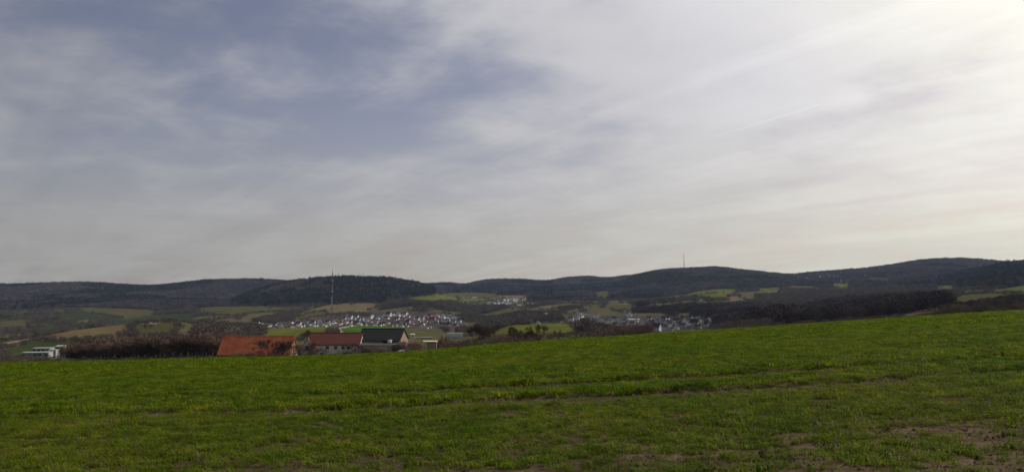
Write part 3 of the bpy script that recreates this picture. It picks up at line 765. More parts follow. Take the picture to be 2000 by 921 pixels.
def build_woods():
    r = np.random.default_rng(12)
    # --- hill forest
    n = 330000
    D = np.sqrt(r.uniform(2500**2, 6200**2, n)); u = r.uniform(-.82, .82, n)
    m_ = 34000; D = np.concatenate([D, np.sqrt(r.uniform(1350**2, 2500**2, m_))]); u = np.concatenate([u, r.uniform(.50, .82, m_)]); n += m_; x = u*D
    z = Z(u, D); px, py = project(x, D, z)
    # lower edge of the hill forest, as a photo row
    ex = [-400, 0, 60, 130, 240, 300, 345, 430, 600, 740, 800, 850, 925, 985, 1030, 1035, 1090, 1200, 1330, 1440, 1530, 1600, 1700, 1760, 1860, 2000, 2500]
    ey = [ 606, 606, 603, 600, 600, 604, 606, 598, 597, 591, 585, 573, 571, 575, 577, 592, 588, 585, 575, 564, 560, 556, 562, 572, 560, 562, 560]
    edge = np.interp(px, ex, ey)+(fbm(x/150, D/150, 3, 41)-.5)*6
    k = (py < edge) & (py > 480) & ~in_fields(px, py, D)
    # thin out ground that the ridge hides
    g = (z-EYE)/D
    x, D, z, u, px, py = x[k], D[k], z[k], u[k], px[k], py[k]
    # visibility: keep points on slopes that face the camera or lie near the top
    vis = np.ones(len(x), bool)
    for f in (0.9, 0.8, 0.7, .96):
        zz = Z(u, D*f); vis &= (zz+ -EYE)/(D*f) < (z+45-EYE)/D
    x, D, z, u, px, py = x[vis], D[vis], z[vis], u[vis], px[vis], py[vis]
    dz = (Z(u, D+60)-z)/60
    keep = (dz > (z-EYE)/D-0.04) | (r.random(len(x)) < .15)
    x, D, z, u, px, py = x[keep], D[keep], z[keep], u[keep], px[keep], py[keep]
    n = len(x); print('hill forest', n)
    D0_ = D; pn = fbm(x/500+9, D/500, 4, 51); pn2 = fbm(x/200, D/260, 3, 52)
    ever = (pn > .62) | ((px > 425+60*pn) & (px < 850) & (D < 4000) & (pn2 > .28)) | ((px > 1830) & (D < 3400) & (pn2 > .5)) | ((px > 900) & (px < 1080) & (pn2 > .45))
    idx = np.where(ever & (r.random(n) < .75), r.choice((5, 6, 5), n), r.choice((0, 1, 2, 3, 2, 3), n))
    h = r.uniform(9, 20, n)*(.75+.5*fbm(x/90, D/90, 2, 91))*np.where(r.random(n) < .05, 1.2, 1); w = r.uniform(12, 19, n)
    hh = np.where(idx == 6, h*1.15, h)
    scatter_object('hill_forest', np.stack([x, D, z-2], -1), np.stack([np.zeros(n), np.zeros(n), r.uniform(0, 6.28, n)], -1), np.stack([w, w, hh], -1), idx, SRC_WOOD,
                   'dark leafless forest covering the distant hills up to the skyline', 'forest', avoid=True)
    # --- hedges, copses and gardens in the valley
    n = 150000
    D = np.sqrt(r.uniform(640**2, 3600**2, n)); u = r.uniform(-.8, .8, n); x = u*D; z = Z(u, D); px, py = project(x, D, z)
    dens = fbm(x/110+3, D/150+8, 4, 61)
    edge = np.interp(px, ex, ey)
    inf = in_fields(px, py, D)
    k = (~inf & (dens > .575) & (py > edge-3)) & ~((px > 830) & (px < 1140) & (D < 1000))
    k &= ~((px > 470) & (px < 890) & (D < 2150) & ((D < 1350) | (r.random(n) > .16)))
    k &= ~((px > 860) & (px < 1035) & (py > 580) & (py < 603) & (D > 2400) & (r.random(n) > .15))
    k &= ~((px > 1030) & (px < 1390) & (D > 600) & (D < 1700) & (r.random(n) > .12))
    k &= ~((px < 392) & (D < 1350) & (py < 672) & (r.random(n) > .05))
    k |= inf & (dens > .72) & (r.random(n) < .12) & (D > 1500)
    x, D, z, px, py = x[k], D[k], z[k], px[k], py[k]; n = len(x); print('valley woods', n)
    s = r.uniform(4.5, 10, n)*(0.75+.5*fbm(x/200, D/200, 2, 3)); s = np.where(D > 2200, s*1.15, s); s = np.where(D < 1200, s*.6, s)
    pn = fbm(x/300, D/300, 3, 66)
    idx = np.where((pn > .6) & (r.random(n) < .6), r.choice((5, 4), n), r.choice((0, 1, 2, 3, 0, 1, 4), n))
    scatter_object('valley_woodland', np.stack([x, D, z-.5], -1), np.stack([np.zeros(n), np.zeros(n), r.uniform(0, 6.28, n)], -1), np.stack([s*1.15, s*1.15, s], -1), idx, SRC_COPSE,
                   'leafless hedges, copses and garden trees between the fields and villages of the valley', 'woodland', avoid=True)
    # --- the dark brown wood right of centre
    X = []; X2 = []
    for poly, d0, d1, m, hs in (([(1380,612),(1450,592),(1520,577),(1620,568),(1800,564),(1860,575),(1850,600),(1500,606)], 1100, 2600, 15000, (6, 12)),
                            ([(1395,640),(1400,622),(1440,606),(1470,592),(1520,584),(1600,582),(1700,574),(1760,570),(1830,572),(1850,590),(1870,604),(1830,625),(1600,640)], 640, 1350, 26000, (8, 14)),
                            ([(1230,605),(1260,592),(1295,592),(1330,604),(1400,604),(1460,598),(1470,625),(1400,622),(1330,618),(1240,614)], 1300, 2200, 16000, (9, 14)),
                            ([(930,640),(960,622),(1010,612),(1050,612),(1090,618),(1100,628),(1030,630),(1000,633),(960,650)], 1050, 1800, 20000, (8, 13)),
                            ([(1128,650),(1140,640),(1240,628),(1270,636),(1270,650),(1180,656)], 640, 1000, 9000, (6, 10)),
                            ([(1392,636),(1420,626),(1500,626),(1500,642),(1392,644)], 500, 900, 9000, (4, 7)),
                            ([(1830,604),(1900,596),(1965,588),(2060,580),(2060,596),(1860,616)], 420, 640, 1500, (3, 5)),
                            ([(480,632),(560,612),(600,606),(560,625),(500,640)], 1700, 2700, 5000, (7, 11)),
                            ([(385,640),(420,628),(500,640),(520,655),(440,668),(380,668)], 480, 1300, 9000, (7, 11)),
                            ([(636,652),(640,643),(660,643),(664,652)], 560, 1300, 900, (3, 6)),
                            ([(740,606),(760,590),(810,590),(870,605),(950,612),(1000,600),(960,600),(860,592),(780,600)], 2200, 3200, 12000, (9, 14))):
        x, D, z, px, py = area_pts(m*3, poly, d0, d1, len(X)+70)
        if len(x) > m: x, D, z = x[:m], D[:m], z[:m]
        n = len(x)
        # keep a real spacing: one tree per ~35 square metres at most
        cell = 5.5; key = (np.floor(x/cell).astype(np.int64)*100003+np.floor(D/cell).astype(np.int64)); _, ui = np.unique(key, return_index=True)
        x, D, z = x[ui], D[ui], z[ui]; n = len(x)
        hn = fbm(x/70, D/70, 3, 8); kk = fbm(x/95+5, D/95, 3, 18) > (.43 if poly[0][0] in (1395, 1230, 1380) else 0)
        x, D, z, hn = x[kk], D[kk], z[kk], hn[kk]; n = len(x)
        h = r.uniform(hs[0], hs[1], n)*(0.5+1.0*hn)
        idx = r.choice((0, 1, 0, 1, 2, 3), n)
        (X2 if (poly[0][0] < 950 or poly[0][0] in (1128, 1392, 1380)) else X).append((np.stack([x, D, z-.5], -1), np.stack([h, h, h], -1), idx))
    n = sum(len(a[0]) for a in X); print('wood', n)
    scatter_object('bare_wood', np.concatenate([a[0] for a in X]), np.stack([np.zeros(n), np.zeros(n), r.uniform(0, 6.28, n)], -1), np.concatenate([a[1] for a in X]), np.concatenate([a[2] for a in X]), SRC_DARK,
                   'dense dark brown leafless wood beyond the crest of the field', 'wood', avoid=True)
    n = sum(len(a[0]) for a in X2)
    scatter_object('brown_copse', np.concatenate([a[0] for a in X2]), np.stack([np.zeros(n), np.zeros(n), r.uniform(0, 6.28, n)], -1), np.concatenate([a[1] for a in X2]), np.concatenate([a[2] for a in X2]), SRC_COPSE,
                   'pale brown leafless copses behind the farm and below the tan hillside', 'copse', avoid=True)

def build_hedges():
    r = random.Random(90); pts = []; sc = []; ix = []
    for c0, d0, d1, poly in FIELDS[2:]:
        if c0 in (GARDEN, BRIGHT) or c0 is DIM: continue
        for a, b in zip(poly, poly[1:]+poly[:1]):
            if r.random() < .3: continue
            L = math.hypot(b[0]-a[0], (b[1]-a[1])*3); n = max(2, int(L/1.0)); gap0 = r.random()*.5; gap1 = gap0+r.uniform(.05, .3)
            for i in range(n):
                f = (i+r.random())/n
                if gap0 < f < gap1: continue
                px = a[0]+(b[0]-a[0])*f; py = a[1]+(b[1]-a[1])*f+r.gauss(0, .5)
                if 600 < px < 800 and py > 632 or px > 1990 or px < 0: continue
                p = hit(px, py, d0, d1); w = r.uniform(3, 7.5)*(1.25 if p[1] > 2300 else min(1, .25+p[1]/2000))
                pts.append((p[0]+r.gauss(0, 3), p[1]+r.gauss(0, 4), p[2]-.3)); sc.append((w*1.2, w*1.2, w)); ix.append(r.choice((0, 1, 2, 3, 2, 5)))
    n = len(pts); print('hedges', n)
    scatter_object('field_hedges', pts, [(0, 0, r.uniform(0, 6.28)) for _ in range(n)], sc, ix, SRC_COPSE, 'thin dark hedges of shrubs and small trees along the borders of the valley fields', 'hedge', avoid=True)

def build_near_trees():
    # thicket to the left of the orange barn, tops read from the photo
    tx = [118, 132, 150, 200, 250, 300, 350, 400, 440, 480]; ty = [688, 672, 662, 655, 652, 648, 647, 643, 646, 652]
    r = random.Random(21)
    n = 0
    for row, (D0, dy) in enumerate(((318, 9), (330, 4), (345, 0))):
        px = 116
        while px < (432 if row == 0 else 470):
            px += r.uniform(4.5, 9)
            if px < 128 and row > 0: continue
            D = D0+r.uniform(-5, 5)
            top = float(np.interp(px, tx, ty))+dy+r.uniform(-1, 5)
            p = P(px, top, D); g = gz(p.x, p.y); h = max(2.5, p.z-g)
            col = r.choice(('red', 'brown', 'red', 'brown', 'brown'))
            k = r.choice((0, 1, 3, 2)) if h > 5.5 else r.choice((4, 6, 5))
            part = 'next to the white school' if px < 180 else 'in the left part of the thicket' if px < 260 else 'in the middle of the thicket' if px < 340 else 'in the right part of the thicket' if px < 410 else 'rising beside the orange barn roof'
            place_tree(p.x, p.y, k, col, h, '%s %s tree, %s row, %s' % ('tall bare' if h > 10.5 else 'bare' if h > 8 else 'low bare', 'reddish' if col == 'red' else 'brown', ('front', 'middle', 'back')[row], part),
                       'bare trees in the thicket beside the barn', wide=1.15); n += 1
    px = 118
    while px < 432:
        px += r.uniform(3.5, 6); D = 309+r.uniform(-3, 3); cy = float(pchip(CREST_X, CREST_Y, np.array([px]))[0])
        p = P(px, cy-r.uniform(4, 11), D); h = max(2.2, p.z-gz(p.x, p.y))
        col = r.choice(('brown', 'grey', 'brown', 'red')); part = 'left' if px < 220 else 'middle' if px < 330 else 'right'
        place_tree(p.x, p.y, r.choice((4, 5, 6)), col, h, 'low bare %s shrub along the foot of the thicket, %s part' % ({'red': 'reddish'}.get(col, col), part), 'shrubs along the foot of the thicket', name='shrub', cat='shrub', wide=1.5)
    # single trees and bushes: (px, top row, distance, variant, colour, width, label, name)
    B = 'leafless shrub'
    items = [
     (523, 659, 285, 1, 'dark', 1.45, 'dark bare tree standing before the middle of the orange barn roof', 'bare_tree'),
     (553, 661, 286, 3, 'dark', 1.2, 'dark bare tree before the right part of the orange roof, next to the timbered gable', 'bare_tree'),
     (500, 680, 285, 6, 'red', 1.2, 'low bare shrub at the foot of the orange roof, left of the dark tree', 'shrub'),
     (462, 683, 285, 5, 'green', 1.5, 'wide low shrub at the foot of the orange roof, its left half', 'shrub'),
     (540, 678, 284, 4, 'brown', 1.2, 'low bare shrub between the two dark trees before the orange roof', 'shrub'),
     (590, 668, 287, 6, 'brown', 1.0, 'bare brown shrub in the gap between orange barn and farmhouse', 'shrub'),
     (606, 664, 287, 3, 'brown', .8, 'bare brown tree before the left end of the farmhouse', 'bare_tree'),
     (620, 674, 286, 4, 'red', 1.1, 'reddish bare shrub before the farmhouse wall, left of its windows', 'shrub'),
     (597, 640, 420, 0, 'grey', .6, 'thin bare tree rising behind the gap between barn and farmhouse', 'bare_tree'),
     (679, 681, 286, 5, 'brown', 1.2, 'low bare shrub below the upper windows of the farmhouse', 'shrub'),
     (693, 667, 287, 6, 'dark', 1.2, 'dark reddish shrub at the right end of the farmhouse', 'shrub'),
     (703, 684, 285, 5, 'brown', .7, 'small bare shrub before the left end of the yard wall', 'shrub'),
     (730, 674, 287, 6, 'brown', 1.3, 'pale brown rounded shrub before the yard wall below the black roof', 'shrub'),
     (748, 676, 287, 5, 'brown', 1.2, 'second rounded shrub before the yard wall, nearer to the parked van', 'shrub'),
     (764, 680, 287, 5, 'grey', 1.0, 'small grey shrub before the right end of the yard wall', 'shrub'),
     (782, 668, 290, 4, 'red', 1.1, 'dark reddish shrub below the brick gable of the black-roofed barn', 'shrub'),
     (796, 661, 295, 6, 'red', 1.2, 'tall dark reddish shrub to the right below the brick gable', 'shrub'),
     (812, 662, 292, 4, 'red', 1.3, 'broad dark reddish shrub left of the low concrete shed', 'shrub'),
     (803, 671, 284, 5, 'brown', 1.3, 'low brown shrub before the reddish ones left of the concrete shed', 'shrub'),
     (866, 652, 330, 3, 'brown', .8, 'small dark bare tree just left of the greenhouse', 'bare_tree'),
     (862, 660, 320, 4, 'red', 1.3, 'dark shrub below and left of the greenhouse', 'shrub'),
     (880, 661, 315, 5, 'brown', 1.6, 'low dark shrub below the middle of the greenhouse', 'shrub'),
     (896, 660, 310, 5, 'red', 1.6, 'low dark shrub below the right end of the greenhouse', 'shrub'),
     (914, 655, 300, 4, 'red', 1.2, 'dark shrub to the right of the greenhouse', 'shrub'),
     (926, 632, 330, 2, 'dark', .8, 'slim bare tree right of the greenhouse, the leftmost tall one on the crest', 'bare_tree'),
     (940, 628, 340, 0, 'dark', .9, 'tall bare tree left of the yellow-green hill, second from the greenhouse', 'bare_tree'),
     (955, 634, 330, 3, 'dark', 1.0, 'bare tree at the left foot of the yellow-green hill', 'bare_tree'),
     (975, 645, 280, 4, 'brown', 1.3, 'bare shrub on the crest left of the forked tree', 'shrub'),
     (1008, 634, 250, 0, 'dark', .9, 'bare tree on the crest before the left part of the yellow-green hill', 'bare_tree'),
     (1036, 648, 240, 6, 'brown', 1.1, 'bare shrub between the two large trees on the crest', 'shrub'),
     (1053, 629, 235, 1, 'dark', 1.0, 'broad dark bare tree standing alone on the crest before the yellow-green hill', 'bare_tree'),
     (1072, 646, 235, 4, 'brown', 1.0, 'bare shrub at the right foot of the broad dark tree', 'shrub'),
     (1090, 641, 240, 3, 'grey', 1.1, 'round bare tree right of the broad dark tree on the crest', 'bare_tree'),
     (1112, 648, 250, 6, 'green', 1.1, 'greenish shrub on the crest at the right end of the yellow-green hill', 'shrub'),
     (1134, 630, 300, 2, 'grey', .9, 'tall grey bare tree on the crest at the right end of the yellow-green hill', 'bare_tree'),
     (1147, 643, 260, 4, 'brown', 1.2, 'brown shrub at the foot of the tall grey tree', 'shrub'),
     (282, 631, 900, 4, 'grey', 1.2, 'dark shrub beside the road along the top of the tan field', 'shrub'),
     (294, 629, 900, 4, 'grey', 1.0, 'second dark shrub beside the road along the top of the tan field', 'shrub')]
    for px, top, D, k, c, w, lab, nm in items:
        p = P(px, top, D); h = max(1.5, p.z-gz(p.x, p.y))
        place_tree(p.x, p.y, k, c, h, lab, name=nm, cat='tree' if nm == 'bare_tree' else 'shrub', wide=w*(1 if k < 4 else 1.25))
    # scrub right behind the crest, counted one by one
    for a, b, D0, lo, hi, lab, grp, cols in (
        (895, 1050, 300, 8, 17, 'brown bare shrub in the hedge behind the crest below the yellow-green hill', 'hedge below the yellow-green hill', ('brown', 'green', 'brown')),
        (965, 1150, 260, 3, 10, 'low olive-brown shrub on the crest before the yellow-green hill', 'shrubs on the crest before the yellow-green hill', ('green', 'brown')),
        (1150, 1262, 300, 16, 30, 'dark brown shrub on the crest before the right-hand village', 'shrubs before the right-hand village', ('brown', 'grey', 'brown')),
        (1395, 1840, 300, 5, 13, 'low brown shrub along the crest under the dark wood', 'shrubs along the crest under the dark wood', ('brown', 'red', 'grey')),
        (1820, 2060, 260, 12, 24, 'brown shrub along the crest at the right below the bright fields', 'shrubs along the crest at the right', ('brown', 'green', 'grey')),
        (-60, 100, 330, 8, 22, 'low brown shrub around the white school building on the left', 'shrubs around the white school building', ('brown', 'red', 'grey'))):
        px = a
        while px < b:
            px += r.uniform(5, 10)
            if a < 0 and 40 < px < 130: lo2, hi2 = 1, 5
            else: lo2 = lo
            if not (a < 0 and 40 < px < 130): hi2 = hi
            D = D0*r.uniform(.93, 1.15)
            cy = float(pchip(CREST_X, CREST_Y, np.array([px]))[0])
            p = P(px, cy-r.uniform(lo2, hi2), D); h = max(1.6, p.z-gz(p.x, p.y))
            k = r.choice((4, 5, 6)) if h < 7 else r.choice((0, 1, 3))
            col = r.choice(cols); third = ('left', 'middle', 'right')[min(2, int(3*(px-a)/(b-a)))]
            cn = {'brown': 'brown', 'red': 'reddish', 'grey': 'grey', 'green': 'olive'}[col]
            place_tree(p.x, p.y, k, col, h, '%s bare %s %s, %s part of the %s' % ('tall' if h > 6.5 else 'low', cn, 'shrub', third, grp.replace('shrubs', 'row')), grp, name='shrub', cat='shrub', wide=1.35)
build_near_trees()

# ------------------------------------------------------------------ buildings
WALLS = {'white': material('white_render', (.74,.74,.72), .8, var=.08, vscale=.6), 'cream': material('cream_render', (.80,.71,.54), .85, var=.12, vscale=.5),
         'grey': material('grey_render', (.56,.56,.56), .85, var=.12, vscale=.5), 'tan': material('tan_render', (.42,.32,.22), .9, var=.2, vscale=.5),
         'pink': material('pink_render', (.62,.36,.34), .85, var=.1, vscale=.5)}
ROOFS = {'red': material('red_tiles', (.135,.062,.054), .85, var=.3, vscale=1.2), 'brown': material('brown_tiles', (.11,.07,.055), .85, var=.3, vscale=1.2),
         'grey': material('slate_grey', (.14,.14,.15), .7, var=.25, vscale=1.2), 'dark': material('dark_slate', (.05,.048,.05), .7, var=.25, vscale=1.2),
         'pale': material('pale_sheet', (.55,.55,.55), .5, var=.1, vscale=.5)}
M_glass = material('window_glass', (.02,.022,.025), .15, spec=.5)
M_frame = material('window_frame', (.7,.7,.68), .6)
HM = {}
def house_meshes(kind):
    if kind in HM: return HM[kind]
    L, W_, H, R, o = {'a': (11, 9, 4.6, 3.6, .5), 'b': (9, 9, 5.4, 4.4, .5), 'c': (15, 10, 4.2, 3.2, .6), 'l': (26, 9, 4.0, 2.0, .4), 'f': (14, 11, 6.6, .35, .25)}[kind]
    w = MB()
    if kind == 'f': w.box(-L/2, L/2, -W_/2, W_/2, -3, H)
    else: w.prism([(-W_/2, -3), (W_/2, -3), (W_/2, H), (0, H+R-.02), (-W_/2, H)], -L/2, L/2)
    r = MB()
    if kind == 'f': r.box(-L/2-o, L/2+o, -W_/2-o, W_/2+o, H, H+R)
    else:
        e = o*R/(W_/2); t = .32
        for s in (-1, 1):
            r.prism([(0, H+R), (s*(W_/2+o), H-e), (s*(W_/2+o), H-e+t), (0, H+R+t)][::s], -L/2-.4, L/2+.4)
    HM[kind] = (w.me('wall', None), r.me('roof', None), (L, W_, H, R))
    return HM[kind]
def mat_on(o, m):
    if not o.data.materials: o.data.materials.append(None)
    o.material_slots[0].link = 'OBJECT'; o.material_slots[0].material = m
RY = random.Random(404)
def house(p, kind, wc, rc, rz, scale, label, group=None, windows=False, name='house', cat='house'):
    if kind not in 'lf' and (wc in ('white', 'cream', 'pink') or RY.random() < .45): rz = RY.choice((-.38, 1.2))+RY.gauss(0, .13)   # yaw replaced so that one visible face catches the sun
    wm, rm, (L, W_, H, R) = house_meshes(kind)
    t = empty(name, (p[0], p[1], p[2]), rz, label=label, cat=cat, group=group); t.scale = (scale,)*3
    HOUSES.append((p[0], p[1], scale))
    a = obj('wall', wm, t); mat_on(a, WALLS[wc]); b = obj('roof', rm, t); mat_on(b, ROOFS[rc])
    if windows:
        for s in (-1, 1):
            for fx in (-.3, 0, .3):
                for z in (1.0, 3.2):
                    if z+1.2 > H: continue
                    g = obj('window', WINM, a); g.location = (fx*L, s*(W_/2), z)
            g = obj('window', WINM2, a); g.location = (s*(L/2), 0, H*.7)
    return t
WINM = MB().box(-.55, .55, -.04, .04, 0, 1.25).me('window', M_glass)
WINM2 = MB().box(-.04, .04, -.5, .5, 0, 1.3).me('window', M_glass)

RH_ = random.Random(77)
used_labels = {}
def zone_main(px, py):
    if px < 560: return 'at the village end above the orange barn roof'
    if px < 670: return 'under the tan hillside field near the tall mast'
    if px < 735 and py < 626: return 'in the upper village row right of the mast'
    if px < 735: return 'in the village row above the bright meadow'
    if px < 800 and py < 617: return 'along the village top below the wooded slope'
    if px < 800: return 'in the village above the black barn roof'
    if px < 850: return 'in the dense village right of the black barn'
    return 'at the village end around the church spire'
main = [  # px, py, kind, wall, roof, yaw, scale
 (495,635,'l','white','brown',.5,.6),(501,631,'c','white','brown',.3,.9),(522,639,'b','white','brown',.8,.7),(539,638,'l','white','grey',.1,.5),(547,634.6,'a','white','brown',.9,.7),
 (482,631,'l','grey','brown',.1,.4),(522,632.5,'a','grey','dark',.7,.7),(540,631,'a','grey','brown',.9,.6),(576,635,'a','cream','brown',1.5,.8),(584,632,'a','white','dark',.4,.9),(592,635,'a','white','brown',1.3,.7),
 (605,633,'a','white','dark',.9,.9),(618,635,'a','white','brown',.2,.6),(624,631,'b','white','grey',1.5,1.05),(617,624,'l','white','grey',.2,.4),(628,627,'a','white','grey',1.1,.7),(598,629,'a','grey','dark',.3,.8),(610,628,'a','grey','dark',1.0,.8),
 (590,628,'a','grey','brown',.5,.7),(603,625,'a','grey','dark',.3,.7),(634,628,'a','grey','brown',.8,.7),(652,625.5,'l','grey','pale',.4,.35),(656,623,'b','white','brown',1.4,.6),(667.5,624.5,'a','grey','brown',1.2,.5),
 (640,631,'a','tan','brown',.5,.8),(660,629,'a','tan','brown',.2,.8),(668,630,'a','tan','dark',.9,.7),
 (676,630,'f','cream','grey',1.2,.8),(679,619,'b','white','grey',.6,.9),(684.6,621,'b','white','grey',1.2,1.05),(680,626,'a','grey','grey',.4,.9),(696.7,620,'b','white','grey',1.3,.95),(692,622,'a','white','grey',.2,.6),
 (705,622.5,'c','grey','grey',.1,1.0),(708,627,'a','grey','grey',.7,.8),(723,620,'b','white','grey',1.0,1.0),(718,625.5,'b','white','grey',1.4,.8),(705,631,'b','white','red',.9,.55),(691.5,629,'c','tan','red',.1,.9),(699,629,'a','tan','red',1.0,.8),
 (711,631,'a','grey','brown',.3,.8),(724,629,'a','pink','red',.5,.8),(731,627,'a','pink','brown',1.4,.6),(728,633,'a','tan','red',.8,.7),(714,634,'b','grey','brown',.1,.7),(685,634,'a','cream','brown',.5,.7),
 (738,621.5,'a','white','grey',.3,.8),(738,627,'l','white','pale',.05,.5),(733.5,634,'l','white','pale',.02,.45),(747,633,'a','cream','brown',.9,.7),(749,626,'l','white','pale',.05,.4),(751,630,'a','tan','red',.4,.8),(744,630,'a','tan','brown',1.2,.8),
 (749,618.5,'a','white','grey',1.2,.9),(754.5,616.7,'l','white','grey',.15,.45),(760,615.5,'b','white','dark',1.2,1.05),(758,618,'a','white','grey',.1,.6),(767.6,614,'b','white','dark',1.5,1.0),(777.6,615.5,'b','white','grey',1.5,1.0),(792,614.6,'b','white','grey',1.3,1.05),
 (799,616,'a','grey','grey',.4,.6),(806.5,616.5,'a','grey','grey',.1,.9),(758,630,'a','cream','dark',1.4,.9),(767,631.5,'l','white','grey',.1,.45),(774,635,'a','grey','grey',.7,.7),(785,636,'a','white','grey',.3,.7),(780,631,'l','white','brown',.1,.4),
 (783,627,'a','grey','grey',.2,.8),(791,622,'c','pink','red',.4,.9),(797.6,629,'b','pink','dark',1.4,1.0),(806,631,'c','white','grey',.3,.7),(815.4,624,'b','white','grey',1.2,.9),(808,625,'l','white','grey',.2,.4),(817,619,'b','white','grey',1.5,.6),
 (798,635,'a','grey','brown',.4,.7),(806,635,'l','cream','brown',.1,.35),(765,636,'a','grey','grey',.6,.5),(820,636,'a','cream','brown',.4,.6),(834,639,'b','white','brown',.4,.6),(827,637,'l','white','brown',.3,.5),(834,633,'l','grey','brown',.4,.4),
 (845,632,'a','grey','grey',.8,.9),(845,636,'l','white','brown',.2,.35),(825,627,'l','grey','brown',-.3,.4),(832,626,'a','grey','dark',.6,.7),(839.6,617.5,'a','white','red',.5,.8),(846,618.5,'a','white','grey',.2,.8),(834,619.5,'b','grey','grey',1.4,.6),
 (845,622.5,'c','tan','red',.2,1.0),(852,622,'a','tan','red',.8,.9),(838,625,'a','tan','red',.3,.9),(822,632,'a','tan','red',.5,.8),(816,634,'a','tan','red',1.1,.7),(829,630,'a','tan','brown',.2,.8),(841,629,'a','tan','red',1.2,.8),
 (855,617.5,'b','white','grey',1.3,.8),(865,619.5,'b','white','grey',1.2,1.0),(873,619.5,'c','white','grey',.1,.6),(877,614,'l','white','grey',.15,.45),(882,621,'f','white','grey',.2,.6),(888,621.5,'f','white','pale',.1,.85),
 (860,632.5,'a','white','brown',.2,.5),(853,630,'l','grey','grey',.1,.4),(869,634.5,'c','white','brown',.4,.8),(892,634,'a','grey','grey',.9,.7),(862,625,'a','grey','grey',1.0,.6),(858,636,'a','grey','brown',.3,.5),(896,630,'l','grey','grey',.2,.5),(904,630,'a','grey','grey',.6,.5),(868,639,'l','tan','red',.1,.5)]
n_main = len(main)
gr = random.Random(31)
taken = [(a[0], a[1]) for a in main]
tries = 0
while len(main) < n_main+75 and tries < 4000:
    tries += 1
    px = gr.uniform(485, 900); lo = float(np.interp(px, [485, 560, 650, 680, 760, 900], [628, 630, 622, 616, 613, 612])); hi_ = float(np.interp(px, [485, 560, 680, 800, 900], [640, 638, 635, 637, 640]))
    py = gr.uniform(lo+3, hi_)
    if all(abs(px-a)/5+abs(py-b)/2.4 > 1 for a, b in taken):
        taken.append((px, py)); main.append((px, py, gr.choice('aabc'), gr.choice(('grey', 'white', 'cream', 'white')), gr.choice(('brown', 'dark', 'grey', 'brown', 'pale', 'grey', 'red')), gr.uniform(-.6, 1.6), gr.uniform(.55, .85)))
for px, py, k, wc, rc, rz, s in main:
    p = hit(px, py+2.2, 1350, 2600)
    lab = '%s %s with %s roof %s' % (wc if wc != 'tan' else 'tan', {'l': 'long low building', 'f': 'flat-roofed block', 'b': 'gabled house'}.get(k, 'house'), rc, zone_main(px, py))
    house(p, k, wc, rc, rz, s*p[1]/1800, lab, 'houses of the valley village')
far = [(245,280),(310,285),(370,300),(430,300),(260,345),(300,370),(345,380),(400,355),(460,345),(510,320),(560,350),(600,350),(665,335),(700,365),(760,370),(810,380),(850,350),(850,400),(930,370),(970,350),(1000,310),(1010,365),(1060,300),(1070,340),(1100,310),(1130,290),(1125,350),(1150,300),(1190,300),(1240,295),(1260,235),(1280,265),(1330,260),(1350,270),(1320,300),(1345,300),(1400,240),(1410,290),(1450,270),(1490,245),(1440,240),(1380,310),(1320,350),(1280,360),(1250,345),(1210,350),(1545,240),(1630,240),(1660,220),(1550,355),(1575,355),(1735,310),(1815,320),(330,310),(480,365),(540,370),(575,330),(640,365),(690,350),(730,350),(780,395),(890,365),(950,385),(1040,320),(1085,380),(1170,330),(1230,320),(1300,330),(1370,290),(1470,255),(1430,305),(1600,245),(1500,275),(1300,240),(640,310),(1160,275)]
for i, (zx, zy) in enumerate(far):
    px, py = 850+zx/9.524, 560+zy/9.524
    p = hit(px, py+1.2, 2300, 4300)
    k = RH_.choice('aabcb'); wc = RH_.choice(('white', 'white', 'white', 'cream', 'grey')); rc = RH_.choice(('grey', 'brown', 'pale', 'grey', 'pale'))
    where = 'at the left end of the far hamlet' if px < 895 else 'in the low middle of the far hamlet' if px < 950 else 'in the dense right part of the far hamlet' if px < 1008 else 'past the far hamlet below the tan strip'
    house(p, k, wc, rc, RH_.uniform(-1, 2), RH_.uniform(.8, 1.2)*p[1]/3200, 'tiny %s house with %s roof %s' % (wc, rc, where), 'houses of the far hamlet')
